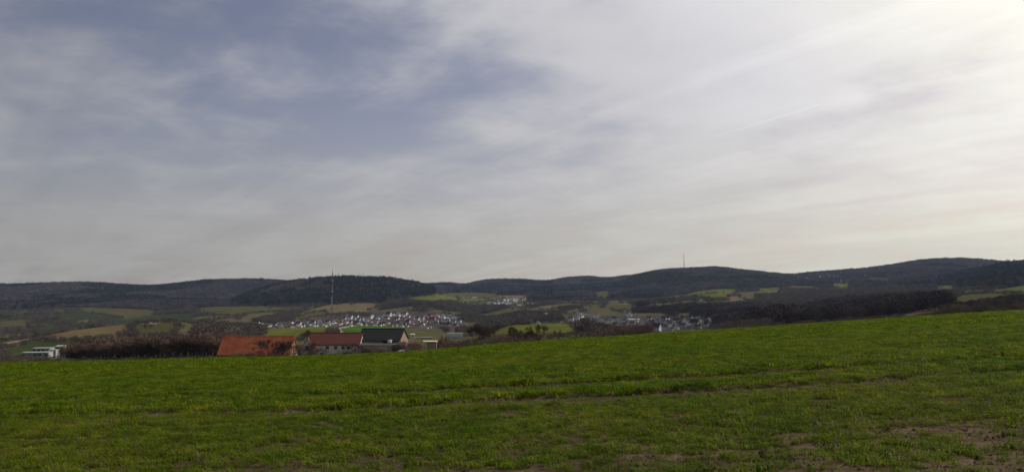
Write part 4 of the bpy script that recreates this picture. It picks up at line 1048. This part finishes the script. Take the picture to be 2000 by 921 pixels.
right = [(1168,620,'b','white','grey',1.4,.9),(1163,624,'l','grey','grey',.05,.6),(1189,620.5,'c','grey','grey',-.3,.8),(1177,629,'a','grey','grey',.7,.8),(1196.5,629.5,'b','cream','grey',-.6,.8),(1207.5,625.5,'c','grey','grey',.5,.7),(1208,619.5,'l','grey','grey',-.2,.5),
 (1220.6,614.5,'a','grey','brown',.4,.8),(1230,614.5,'b','white','grey',.6,.8),(1238,624,'l','white','pale',.03,.75),(1217,625,'a','grey','dark',.3,.6),(1229,629.5,'a','grey','brown',.4,.8),(1248.6,635.5,'b','grey','grey',1.2,.6),(1258,630,'b','grey','brown',.8,.9),
 (1269,640,'b','grey','dark',.9,1.15),(1271,648,'b','grey','dark',.8,.8),(1282.5,643.5,'b','white','dark',1.3,1.35),(1276,643,'l','grey','dark',.8,.5),(1273,632.5,'a','grey','dark',.5,.9),(1273,628,'a','grey','dark',.5,.7),(1284,628,'a','grey','dark',.9,.9),(1293,628,'a','grey','dark',.9,1.0),
 (1294,633,'a','grey','dark',.3,1.0),(1296,640,'a','grey','dark',.6,1.1),(1302.7,636,'b','grey','dark',.9,1.25),(1307,631,'a','grey','dark',.9,.9),(1321.6,640,'b','white','dark',.5,.8),(1329,630,'a','grey','dark',.7,.9),(1325.5,632,'a','grey','dark',.3,.8),(1340,628,'b','grey','dark',.8,1.0),(1340,622,'a','white','dark',.4,.7),
 (1357,634,'b','grey','dark',1.3,1.25),(1363,626,'b','grey','dark',.9,1.0),(1347.6,640,'l','grey','dark',.1,.6),(1380,630,'b','grey','brown',1.2,.8),(1310.5,645.5,'a','white','dark',1.0,.7),(1268,621.5,'a','grey','brown',.3,.7),(1282.5,621.5,'a','grey','brown',.5,.7),(1333,636,'a','grey','brown',.6,.9),(1288,637,'a','grey','brown',.2,.9),
 (1115,624,'b','white','grey',1.3,.9),(1126,622.5,'b','grey','grey',1.5,.8),(1133,617,'c','white','grey',.2,.9),(1128,620,'a','white','grey',.8,.7),(1146,611.5,'c','white','grey',-.2,.75),(1157,617.5,'b','grey','brown',1.4,.8),(1137,625,'a','grey','grey',.3,.7),(1159,623.5,'l','grey','pale',.02,.5),(1148,632,'c','white','brown',.2,.6),
 (1097,627,'c','white','grey',-.1,.5),(1066,613,'c','grey','pale',.1,.6),(1033,625,'a','grey','grey',.3,.5),(1037.5,626,'a','grey','grey',.7,.5),(1051,629,'a','white','grey',1.1,.6),(1066,628.5,'c','grey','grey',.1,.5),(1175,621,'a','grey','brown',.4,.7),(1183,626,'a','grey','dark',.9,.8),(1199,622,'a','grey','dark',.2,.8),(1265,634,'a','grey','dark',.3,.8)]
taken = [(a[0], a[1]) for a in right]; n_right = len(right); tries = 0
while len(right) < n_right+26 and tries < 2000:
    tries += 1
    px = gr.uniform(1170, 1385); py = gr.uniform(621, float(np.interp(px, [1170, 1260, 1385], [632, 642, 638])))
    if all(abs(px-a)/7+abs(py-b)/3 > 1 for a, b in taken):
        taken.append((px, py)); right.append((px, py, gr.choice('aab'), gr.choice(('grey', 'grey', 'white', 'tan')), gr.choice(('dark', 'dark', 'brown', 'grey')), gr.uniform(-.6, 1.6), gr.uniform(.7, .95)))
for px, py, k, wc, rc, rz, s in right:
    p = hit(px, py+3, 950 if px > 1180 else 1050, 2600)
    where = 'behind the yellow-green hill' if px < 1100 else 'in the small group left of the right-hand village' if px < 1180 else 'in the middle of the right-hand village' if px < 1255 else 'in the cluster at the field crest' if px < 1315 else 'on the crest below the dark wood'
    kn = {'l': 'long low building', 'b': 'gabled house', 'c': 'wide house'}.get(k, 'house')
    house(p, k, wc, rc, rz, s*p[1]/1300*(1.0 if px > 1250 else .95), '%s %s with %s roof %s' % (wc, kn, rc, where), 'houses of the right-hand village', windows=(px > 1260 and py > 633))
hill = [(1547.6,539.6),(1561.5,541.7),(1584,545),(1600.6,541.7),(1606,540),(1614.5,541),(1621.4,540),(1635,539.6),(1649,538.5),(1666,541),(1691,538.5),(1643,550),(1630,541),(1576,544),(1609,543)]
for px, py in hill:
    p = hit(px, py+1, 2600, 4600); HOUSES.append((p[0], p[1], 4.0))
    house(p, RH_.choice('acb'), RH_.choice(('white', 'grey')), 'grey', RH_.uniform(-1, 1), RH_.uniform(.9, 1.3)*p[1]/3300, 'tiny pale house high on the wooded ridge, ' + ('left of the saddle' if px < 1590 else 'right of the saddle' if px < 1630 else 'far right of its row'), 'houses on the wooded ridge')
for px, py, lab in ((391, 597.5, 'single white house on the hillside at the foot of the dark wooded hill'), (380, 599, 'small grey barn left of the single white hillside house'), (1369, 586, 'long pale farm building alone below the yellow-green field on the right slope'), (1069.5, 569, 'pale-roofed farm alone among the far woods above the tan strip'), (928, 582, 'pale farm building alone on the green slope above the far hamlet')):
    p = hit(px, py+1, 1700, 4600)
    house(p, 'a' if px in (391, 380) else 'l', 'white' if px != 380 else 'grey', 'grey' if px in (380, 391) else 'pale', .1, p[1]/2900*(1.1 if px == 391 else .8), lab)

build_woods()
build_hedges()

# church with spire in the valley village
def church(px, py, hpx, label, dmin, wc='white', s=1.0):
    p = hit(px, py, dmin, 3000); D = p[1]; k = D/F
    t = empty('church', tuple(p), .2, label=label, cat='church')
    w = MB().box(-2.6, 2.6, -2.6, 2.6, -2, 4.5*k*1.0); a = w.me('tower', WALLS[wc]); obj('tower', a, t)
    H = hpx*k; hb = 4.5*k
    sp = MB(); sp.add([(-2.8,-2.8,hb),(2.8,-2.8,hb),(2.8,2.8,hb),(-2.8,2.8,hb),(0,0,H)], [(0,3,2,1),(0,1,4),(1,2,4),(2,3,4),(3,0,4)]); obj('spire', sp.me('spire', ROOFS['grey']), t)
    n = MB().prism([(-4, -2), (4, -2), (4, 5), (0, 9), (-4, 5)], -18, -2.62); obj('nave', n.me('nave', WALLS[wc]), t)
    r = MB()
    for q in (-1, 1): r.prism([(0, 9.05), (q*4.6, 4.45), (q*4.6, 4.8), (0, 9.4)][::q], -18.3, -2.62)
    obj('roof', r.me('roof', ROOFS['brown']), t)
    ft = MB().tube((0, 0, H-.1), (0, 0, H+1.6), .12, .12, 4); obj('finial', ft.me('finial', M_frame), t)
church(877, 638, 16, 'white village church with a slender grey spire near the right end of the valley village', 1350)
church(1145, 613, 11, 'small church with a dark pointed spire above the houses left of the right-hand village', 1050)
def square_tower():
    p = hit(1220, 613, 1050, 3000)
    t = empty('church_tower', tuple(p), .3, label='square brown church tower with a dark cap above the right-hand village', cat='church tower')
    obj('tower_wall', MB().box(-2.8, 2.8, -2.8, 2.8, -1, 11).me('tower_wall', WALLS['tan']), t)
    obj('cap', MB().add([(-3.1,-3.1,11),(3.1,-3.1,11),(3.1,3.1,11),(-3.1,3.1,11),(0,0,14.5)], [(0,3,2,1),(0,1,4),(1,2,4),(2,3,4),(3,0,4)]).me('cap', ROOFS['dark']), t)
square_tower()

# ------------------------------------------------------------------ the farm
def tile_material(name, c1, c2, c3, course=0.35):
    m = bpy.data.materials.new(name); m.use_nodes = True; nt = m.node_tree; nt.nodes.clear(); t = NT(nt)
    out = nt.nodes.new('ShaderNodeOutputMaterial'); p = nt.nodes.new('ShaderNodeBsdfPrincipled'); p.inputs['Roughness'].default_value = .85; p.inputs['Specular IOR Level'].default_value = .15
    vec = nt.nodes.new('ShaderNodeTexCoord').outputs['Object']
    a = t.ramp(t.noise(vec, .35, 5, .65), .35, .65); b = t.ramp(t.noise(vec, 1.1, 6, .7), .45, .70); 
    c = t.mix(a, c1, c2); c = t.mix(t.m('MULTIPLY', b, .42), c, c3)
    nt.links.new(c, p.inputs['Base Color']); nt.links.new(p.outputs[0], out.inputs[0]); return m
M_orange = tile_material('orange_tiles', (.46,.110,.048), (.58,.17,.068), (.17,.075,.05))
M_red = tile_material('dark_red_tiles', (.155,.050,.036), (.135,.045,.036), (.10,.04,.03))
M_black = tile_material('black_slate', (.018,.017,.019), (.022,.020,.024), (.030,.028,.030))
M_beam = material('oak_beam', (.10,.07,.05), .9, var=.3)
M_brick = material('tan_brick', (.40,.27,.19), .9, col2=(.30,.20,.15), vscale=2.5)
M_conc = material('concrete', (.34,.33,.30), .9, col2=(.24,.23,.21), vscale=1.0)
M_yard = material('yard_stone', (.50,.39,.29), .95, col2=(.36,.28,.21), vscale=.7, bump=.4)
M_dark = material('dark_opening', (.012,.012,.013), .9)
M_whitep = material('white_paint', (.60,.61,.62), .35, spec=.5)
def gable_building(name, xl, xr, D, depth, eave_z, ridge_z, ground_z, wall_m, roof_m, rz, label, cat, over=.4, roofdrop=0.0):
    """long side faces the camera. xl/xr in metres; origin at the middle"""
    cx = (xl+xr)/2; L = xr-xl; h = depth/2
    t = empty(name, (cx, D+h, ground_z), rz, label=label, cat=cat)
    e = eave_z-ground_z; r = ridge_z-ground_z
    wt = .4
    front = MB().box(-L/2, L/2, -h, -h+wt, -1.5, e); obj('front_wall', front.me('front_wall', wall_m), t)
    back = MB().box(-L/2, L/2, h-wt, h, -1.5, e); obj('back_wall', back.me('back_wall', wall_m), t)
    ends = []
    for s in (-1, 1):
        g = MB().prism([(-h+wt, -1.5), (h-wt, -1.5), (h-wt, e), (0, r-.15), (-h+wt, e)], s*L/2-(wt if s > 0 else 0), s*L/2+(wt if s < 0 else 0))
        ends.append(obj('gable_wall', g.me('gable_wall', wall_m), t))
    sl = (r-e)/h; th = .28
    for s in (-1, 1):
        R_ = MB().prism([(0, r), (s*(h+over), e-over*sl), (s*(h+over), e-over*sl+th), (0, r+th)][::s], -L/2-.35, L/2+.35)
        obj('roof', R_.me('roof', roof_m), t)
    obj('ridge_cap', MB().prism([(-.25, r+th-.1), (.25, r+th-.1), (0, r+th+.18)], -L/2-.36, L/2+.36).me('ridge_cap', roof_m), t)
    return t, e, r, L, h, ends
def window(parent, x, z, h, w=1.0, hh=1.3, frame=True, arch=False):
    y = -h
    f = obj('window', MB().box(x-w/2, x+w/2, y-.02, y+.05, z, z+hh).me('window', M_glass), parent)
    if frame:
        fr = MB(); b = .09
        fr.box(x-w/2-b, x+w/2+b, y-.06, y-.022, z-b, z); fr.box(x-w/2-b, x+w/2+b, y-.06, y-.022, z+hh, z+hh+b)
        fr.box(x-w/2-b, x-w/2, y-.06, y-.022, z, z+hh); fr.box(x+w/2, x+w/2+b, y-.06, y-.022, z, z+hh); fr.box(x-.03, x+.03, y-.05, y-.022, z, z+hh)
        obj('frame', fr.me('frame', M_frame), f)
# orange-roofed barn
def barn_orange():
    D = 296.4; dp = 11.6
    xl = P(426, 690, D).x; xr = P(565, 690, D).x
    ez = P(500, 691.5, D).z; rz_ = P(503, 656, D+dp/2).z-.25
    t, e, r, L, h, ends = gable_building('barn', xl, xr, D, dp, ez, rz_, ez-3.0, M_brick, M_orange, -.01, 'long barn with bright orange tiled roof and half-timbered gable at its right end', 'barn', roofdrop=0)
    x = L/2+.02
    g = ends[1]
    for y0, z0, y1, z1 in ((-h+.5, e-.1, h-.5, e-.1), (-h*.55, e+(r-e)*.42, h*.55, e+(r-e)*.42), (0, e-.1, 0, r-.6), (-h*.5, e-.1, -h*.5, e+(r-e)*.42), (h*.5, e-.1, h*.5, e+(r-e)*.42), (-h*.9, e*.0, -h*.9, e-.1), (h*.9, 0, h*.9, e-.1), (-h*.3, 0, -h*.3, e-.1), (h*.3, 0, h*.3, e-.1), (-h*.85, e-.1, -h*.2, e+(r-e)*.42), (h*.85, e-.1, h*.2, e+(r-e)*.42)):
        b = MB(); d = Vector((0, y1-y0, z1-z0)); n = d.normalized().cross(Vector((1, 0, 0)))*.13
        a0 = Vector((0, y0, z0)); a1 = Vector((0, y1, z1))
        vs = [a0-n, a0+n, a1+n, a1-n]; vs = [v+Vector((x, 0, 0)) for v in vs]+[v+Vector((x+.1, 0, 0)) for v in vs]
        b.add(vs, [(0,1,2,3),(7,6,5,4),(0,4,5,1),(1,5,6,2),(2,6,7,3),(3,7,4,0)]); obj('timber_beam', b.me('timber_beam', M_beam), g)
    obj('gable_hatch', MB().box(x, x+.06, -.5, .5, e+.5, e+1.7).me('gable_hatch', M_dark), g)
barn_orange()
def farmhouse():
    D = 294; dp = 11.5
    xl = P(601, 690, D).x; xr = P(701, 690, D).x
    ez = P(650, 672, D).z; rz_ = P(650, 649.5, D+dp/2).z-.25; gzz = ez-5.2
    t, e, r, L, h, ends = gable_building('farmhouse', xl, xr, D, dp, ez, rz_, gzz, WALLS['cream'], M_red, .012, 'two-storey cream farmhouse with a dark red tiled roof and dark square windows', 'farmhouse')
    cx = (xl+xr)/2; X = lambda px: P(px, 680, D).x-cx
    fw = [c for c in t.children if c.name.startswith('front_wall')][0]
    for px in (639, 655, 669.5, 680.5): window(fw, X(px), e-1.75, h, 1.1 if px != 655 else 1.0, 1.2)
    for px in (646.5, 654.5, 672): window(fw, X(px), .95, h, 1.15, 1.0)
    obj('drainpipe', MB().tube((X(634), -h-.12, 0.1), (X(634), -h-.12, e-.5), .14, .14, 6).me('drainpipe', M_frame), t)
    obj('drainpipe', MB().tube((X(661), -h-.1, 0.1), (X(661), -h-.1, e-.5), .07, .07, 6).me('drainpipe', M_frame), t)
    obj('door', MB().box(X(628)-.6, X(628)+.6, -h-.05, -h+.02, .0, 2.2).me('door', M_beam), fw)
    ch = MB().box(-L*.18-.5, -L*.18+.5, .3, 1.2, r-.6, r+1.0); 
    # gabled annex at the left end
    px = P(598, 690, D-1).x
    t2 = empty('annex', (px, D+1.5, gzz), -1.45, label='small grey-plastered annex with a steep gable at the left end of the farmhouse', cat='outbuilding')
    obj('wall', MB().prism([(-2.3, -1.5), (2.3, -1.5), (2.3, 3.2), (0, 7.2), (-2.3, 3.2)], -2.5, 2.5).me('wall', WALLS['grey']), t2)
    R_ = [obj('roof', MB().prism([(0, 7.3), (s*2.6, 2.8), (s*2.6, 3.05), (0, 7.55)][::s], -2.7, 2.7).me('roof', M_red), t2) for s in (-1, 1)]
    obj('window', MB().box(2.5, 2.54, -.45, .45, 3.6, 4.7).me('window', M_glass), t2)
farmhouse()
def barn_black():
    D = 299; dp = 14.5
    xl = P(701, 680, D).x; xr = P(784, 680, D).x
    ez = P(742, 664.5, D).z; rz_ = P(747, 641.5, D+dp/2).z-.25
    t, e, r, L, h, ends = gable_building('barn', xl, xr, D, dp, ez, rz_, ez-4.2, M_conc, M_black, -.09, 'large barn with black slate roof, pale low wall and brown brick gable', 'barn')
    ends[1].data.materials[0] = M_brick
    X = lambda px: P(px, 680, D).x-(xl+xr)/2
    obj('bay_shade_panel', MB().box(X(751), X(767), -h-.03, -h+.01, .3, e-.3).me('bay_shade_panel', M_dark), t)  # dark panel on the solid wall, standing in for the bay's shaded inside
barn_black()
def yard():
    D = 291
    z0 = P(730, 673, D).z
    t = empty('yard_wall', (P(733, 680, D).x, D, z0-3.4), 0, label='long tan stone wall along the farmyard below the black-roofed barn', cat='wall')
    L = P(766, 680, D).x-P(701, 680, D).x
    obj('wall_face', MB().box(-L/2, L/2, -.25, .25, -1, 3.1).me('wall_face', M_yard), t)
    obj('coping', MB().box(-L/2-.1, L/2+.1, -.4, .4, 3.1, 3.35).me('coping', M_conc), t)
    # parked van by the open bay
    D = 295.5; p = P(760, 670.5, D)
    v = empty('parked_van', (p.x, p.y+2.0, p.z), 1.45, label='white van parked before the dark open bay of the black-roofed barn', cat='van')
    v.scale = (.62, .62, .62)
    prof = [(-.95, .35), (.95, .35), (.95, 1.3), (.8, 1.95), (-.8, 1.95), (-.95, 1.3)]
    obj('body', MB().prism(prof, -1.6, 2.3).me('body', M_whitep), v)
    obj('bonnet', MB().prism([(-.92, .35), (.92, .35), (.92, 1.05), (.85, 1.2), (-.85, 1.2), (-.92, 1.05)], -2.5, -1.61).me('bonnet', M_whitep), v)
    obj('side_window', MB().box(-1.3, -.3, -.97, -.93, 1.25, 1.7).me('side_window', M_glass), v)
    for sx in (-1.7, 1.5):
        for sy in (-1, 1):
            w = MB().tube((sx, sy*.80, .34), (sx, sy*1.0, .34), .34, .34, 12); wh = obj('wheel', w.me('wheel', M_dark), v)
    # platform of the yard so that barn and van stand on ground
    pl = MB(); xl = P(700, 672, 292).x; xr = P(800, 672, 320).x; zt = p.z-.01
    pl.box(xl, xr, 291.3, 326, zt-7, zt); o = obj('yard_terrace', pl.me('yard_terrace', material('yard_gravel', (.13,.125,.11), 1, col2=(.09,.09,.07), vscale=.5)), kind='structure')
    # low concrete shed
    D = 300; a = P(826, 678, D); b = P(852, 678, D); zt = P(838, 667.5, D).z
    s = empty('shed', ((a.x+b.x)/2, D, a.z-1), .05, label='low concrete shed with a pale flat roof slab right of the reddish shrubs', cat='shed')
    L = b.x-a.x; H = zt-(a.z-1)
    obj('wall', MB().box(-L/2+.9, L/2, .4, 4, -1, H).me('wall', material('mossy_wall', (.34,.30,.20), .95, col2=(.22,.21,.12), vscale=.8)), s)
    obj('roof_slab', MB().box(-L/2, L/2+.3, -.2, 4.3, H, H+.3).me('roof_slab', WALLS['cream']), s)
    for i in (0, .9): obj('pillar', MB().box(-L/2+i*1.2, -L/2+i*1.2+.35, -.1, .3, -1, H).me('pillar', WALLS['cream']), s)
    # small pale hut and low wall
    c = Vector(hit(806, 660, 320)); D = c.y
    s = empty('garden_hut', tuple(c), .1, label='tiny pale yellow hut with a dark window beyond the brick gable', cat='hut'); s.scale = (D/420,)*3
    obj('wall', MB().box(-1.1, 1.1, -1, 1, -1, 2.0).me('wall', WALLS['cream']), s)
    obj('roof', MB().prism([(-1.3, 1.95), (1.3, 1.95), (0, 2.5)], -1.3, 1.3).me('roof', ROOFS['pale']), s)
    obj('window', MB().box(-.35, .35, -1.03, -.98, .9, 1.5).me('window', M_glass), s)
    dd_ = float(hit(826, 661, 320)[1]); a = P(808, 661.5, dd_); b = P(844, 659.5, dd_+6)
    s = empty('low_wall', tuple((a+b)/2), math.atan2(b.y-a.y, b.x-a.x), label='long low pale wall with a flat top beside the tiny pale hut', cat='wall')
    L = (b-a).length
    obj('wall_face', MB().box(-L/2, L/2, -.6, .6, -2.5, 1.0).me('wall_face', M_conc), s)
    obj('coping', MB().box(-L/2, L/2, -.75, .75, 1.0, 1.15).me('coping', WALLS['white']), s)
    # greenhouse
    D = float(hit(888, 661, 320)[1]); a = P(874, 661, D); b = P(903, 661, D); zt = P(888, 649, D).z
    M_poly = material('greenhouse_film', (.50,.52,.44), .3, var=.25, vscale=.4, spec=.5, trans=.3)
    L = b.x-a.x; H = zt-a.z+.6
    s = empty('greenhouse', ((a.x+b.x)/2, D, a.z-.6), .12, label='pale green film greenhouse with a rounded roof beyond the farm', cat='greenhouse')
    prof = [(-2.6, 0)]+[(-2.6*math.cos(math.pi*i/10), 1.6+(H-1.6)*math.sin(math.pi*i/10)) for i in range(11)]+[(2.6, 0)]
    obj('cover', MB().prism(prof[::-1], -L/2, L/2).me('cover', M_poly), s)
    for i in range(7):
        x = -L/2+L*i/6; hb = MB()
        for p0, p1 in zip(prof[:-1], prof[1:]): hb.tube((x, p0[0]*1.02, p0[1]*1.01), (x, p1[0]*1.02, p1[1]*1.01), .07, .07, 4)
        obj('hoop', hb.me('hoop', M_frame), s)
    obj('door', MB().box(-1.0, 0, -2.66, -2.62, 0, 1.9).me('door', M_dark), s)
    # white stone heap at the field edge
    p = hit(785, 684.0, 120, 320); 
    s = empty('white_bale', (P(785, 684, 284).x, 284, P(785, 685.5, 284).z), .2, label='small white wrapped bale lying at the field edge below the brick gable', cat='bale')
    import bmesh
    bm = bmesh.new(); bmesh.ops.create_icosphere(bm, subdivisions=2, radius=1)
    for v in bm.verts: v.co = Vector((v.co.x*1.3, v.co.y*.7, v.co.z*.55))*(1+.12*math.sin(v.co.x*5+v.co.y*3))
    me = bpy.data.meshes.new('wrap'); bm.to_mesh(me); bm.free(); me.materials.append(M_whitep); obj('wrap', me, s)
yard()

# ------------------------------------------------------------------ white school building on the left
M_school = material('weathered_render', (.40,.41,.38), .85, col2=(.30,.31,.28), vscale=.4)
def school():
    specs = [  # left px, right px, top row, base row, distance, name
        (47, 77, 687, 704, 470, 'lower left flat-roofed wing of the white school with one window band'),
        (68, 100, 678.5, 693, 500, 'upper wing of the white school, a flat-roofed block with dark square windows'),
        (77, 98, 686.5, 702, 458, 'lower right wing of the white school with two window bands'),
        (98, 112, 682, 700, 480, 'stepped middle wing of the white school'),
        (111, 126, 674.5, 690, 492, 'highest right wing of the white school with bright white parapets')]
    for i, (a, b, y0, y1, D, lab) in enumerate(specs):
        p = P((a+b)/2, y1, D); L = (b-a)/F*D; H = (y1-y0)/F*D
        t = empty('school_wing', tuple(p), .18 if i != 4 else .3, label=lab, cat='school building', group='wings of the white school')
        obj('wall', MB().box(-L/2, L/2, -3.5, 3.5, -2, H-.35).me('wall', M_school), t)
        obj('parapet', MB().box(-L/2-.2, L/2+.2, -3.7, 3.7, H-.35, H).me('parapet', WALLS['grey'] if i == 4 else M_school), t)
        nf = 2 if i in (2, 4) else 1
        for f in range(nf):
            z = H-1.9-f*2.2; n = max(2, int(L/2.4))
            for k in range(n):
                x = -L/2+(k+.5)*L/n
                obj('window', MB().box(x-L/n*.36, x+L/n*.36, -3.54, -3.45, z, z+.95).me('window', M_glass), t)
school()

# ------------------------------------------------------------------ masts
M_steel = material('mast_steel', (.19,.18,.175), .6, var=.2); M_mred = material('mast_red', (.30,.12,.10), .6); M_mwhite = material('mast_white', (.42,.42,.42), .6)
def lattice(mb, z0, z1, w0, w1, n, r):
    for i in range(n):
        a, b = i/n, (i+1)/n
        wa, wb = w0+(w1-w0)*a, w0+(w1-w0)*b; za, zb = z0+(z1-z0)*a, z0+(z1-z0)*b
        for k in range(3):
            t0, t1 = 2.0944*k, 2.0944*(k+1)
            A = (math.cos(t0)*wa, math.sin(t0)*wa, za); B = (math.cos(t0)*wb, math.sin(t0)*wb, zb); Cc = (math.cos(t1)*wb, math.sin(t1)*wb, zb)
            mb.tube(A, B, r, r, 4); mb.tube(A, Cc, r*.6, r*.6, 3); mb.tube(B, Cc, r*.6, r*.6, 3)
def mast(px_base, py_base, py_top, dmin, label, wfac=1.0, guys=True, lean=0.0, big=False):
    p = hit(px_base, py_base, dmin, 5200); D = p[1]
    H = (float(T_of(py_top))*D+EYE)-p[2]
    t = empty('radio_mast', (p[0], p[1], p[2]), .3, label=label, cat='radio mast')
    w = wfac
    n = 10
    for i in range(n):
        a, b = i/n, (i+1)/n
        mb = MB(); wa = w*(1-.25*a) if not big else w*(1-.9*a); wb = w*(1-.25*b) if not big else w*(1-.9*b)
        lattice(mb, H*a*.93, H*b*.93, wa, wb, 4, .16*w)
        obj('lattice_section', mb.me('lattice_section', (M_steel, M_mwhite)[i in (4, 5, 7)] if not big else M_steel), t)
    obj('antenna', MB().tube((0, 0, H*.92), (0, 0, H), .28*w, .12*w, 6).me('antenna', M_steel), t)
    if guys:
        for f in (.62, .8):
            obj('platform', MB().tube((0, 0, H*f), (0, 0, H*f+.02*H), 1.35*w, 1.35*w, 8).me('platform', M_mwhite), t)
        for f in (.35, .6, .85):
            for k in range(3):
                a = 2.0944*k+.6
                obj('guy_wire', MB().tube((0, 0, H*f), (math.cos(a)*H*.42, math.sin(a)*H*.42, 2), .05, .05, 3).me('guy_wire', M_steel), t)
    return t
m1 = mast(646.5, 643, 525, 900, 'tall slender guyed radio mast rising behind the farmhouse and crossing the hill skyline', 1.05)
m1.rotation_euler[1] = 0.012
m2 = mast(1336.5, 526, 493, 3600, 'dark tapering transmitter mast on top of the wooded hill right of centre', 2.6, guys=False, big=True)
m2.rotation_euler[1] = -0.03
def pole():
    D = float(hit(872, 656, 320)[1]); b = P(872, 656, D); top = P(871, 570, D).z; g = gz(b.x, D)
    t = empty('utility_pole', (b.x, D, g-.2), 0, label='thin tall pole standing beside the left end of the greenhouse', cat='pole'); H = top-g
    obj('shaft', MB().tube((0, 0, 0), (0, 0, H), .16, .09, 6).me('shaft', M_steel), t)
    obj('crossarm', MB().box(-.9, .9, -.06, .06, H-1.2, H-1.05).me('crossarm', M_steel), t)
pole()
# far bird
def bird():
    p = P(1306, 234, 330)
    t = empty('bird', tuple(p), .4, label='tiny dark bird gliding in the pale sky right of centre', cat='bird')
    b = MB(); b.tube((0, -.28, 0), (0, .05, .02), .03, .08, 6); b.tube((0, .05, .02), (0, .26, 0), .08, .03, 6); obj('body', b.me('body', M_dark), t)
    for s in (-1, 1):
        obj('wing', MB().add([(0, .1, .02), (s*.35, .16, .12), (s*.62, .0, .06), (s*.3, -.08, .08), (0, -.1, .02), (0, 0, -.02)], [(0,1,3,4), (1,2,3), (0,5,1), (5,4,3,2,1)]).me('wing', M_dark), t)
bird()

# ------------------------------------------------------------------ haze
def haze():
    zmin = -160; zmax = 320
    mb = MB().box(-8000, 8000, -8000, 8000, zmin, zmax)
    m = bpy.data.materials.new('haze_air'); m.use_nodes = True; nt = m.node_tree; nt.nodes.clear()
    out = nt.nodes.new('ShaderNodeOutputMaterial'); v = nt.nodes.new('ShaderNodeVolumePrincipled')
    v.inputs['Color'].default_value = (.58, .72, 1.0, 1); v.inputs['Density'].default_value = HAZE; v.inputs['Anisotropy'].default_value = .2
    nt.links.new(v.outputs[0], out.inputs['Volume'])
    o = obj('haze', mb.me('haze', m), kind='stuff'); props(o, 'thin bluish haze filling the valley air', 'haze')
HAZE = 2.6e-5
haze()
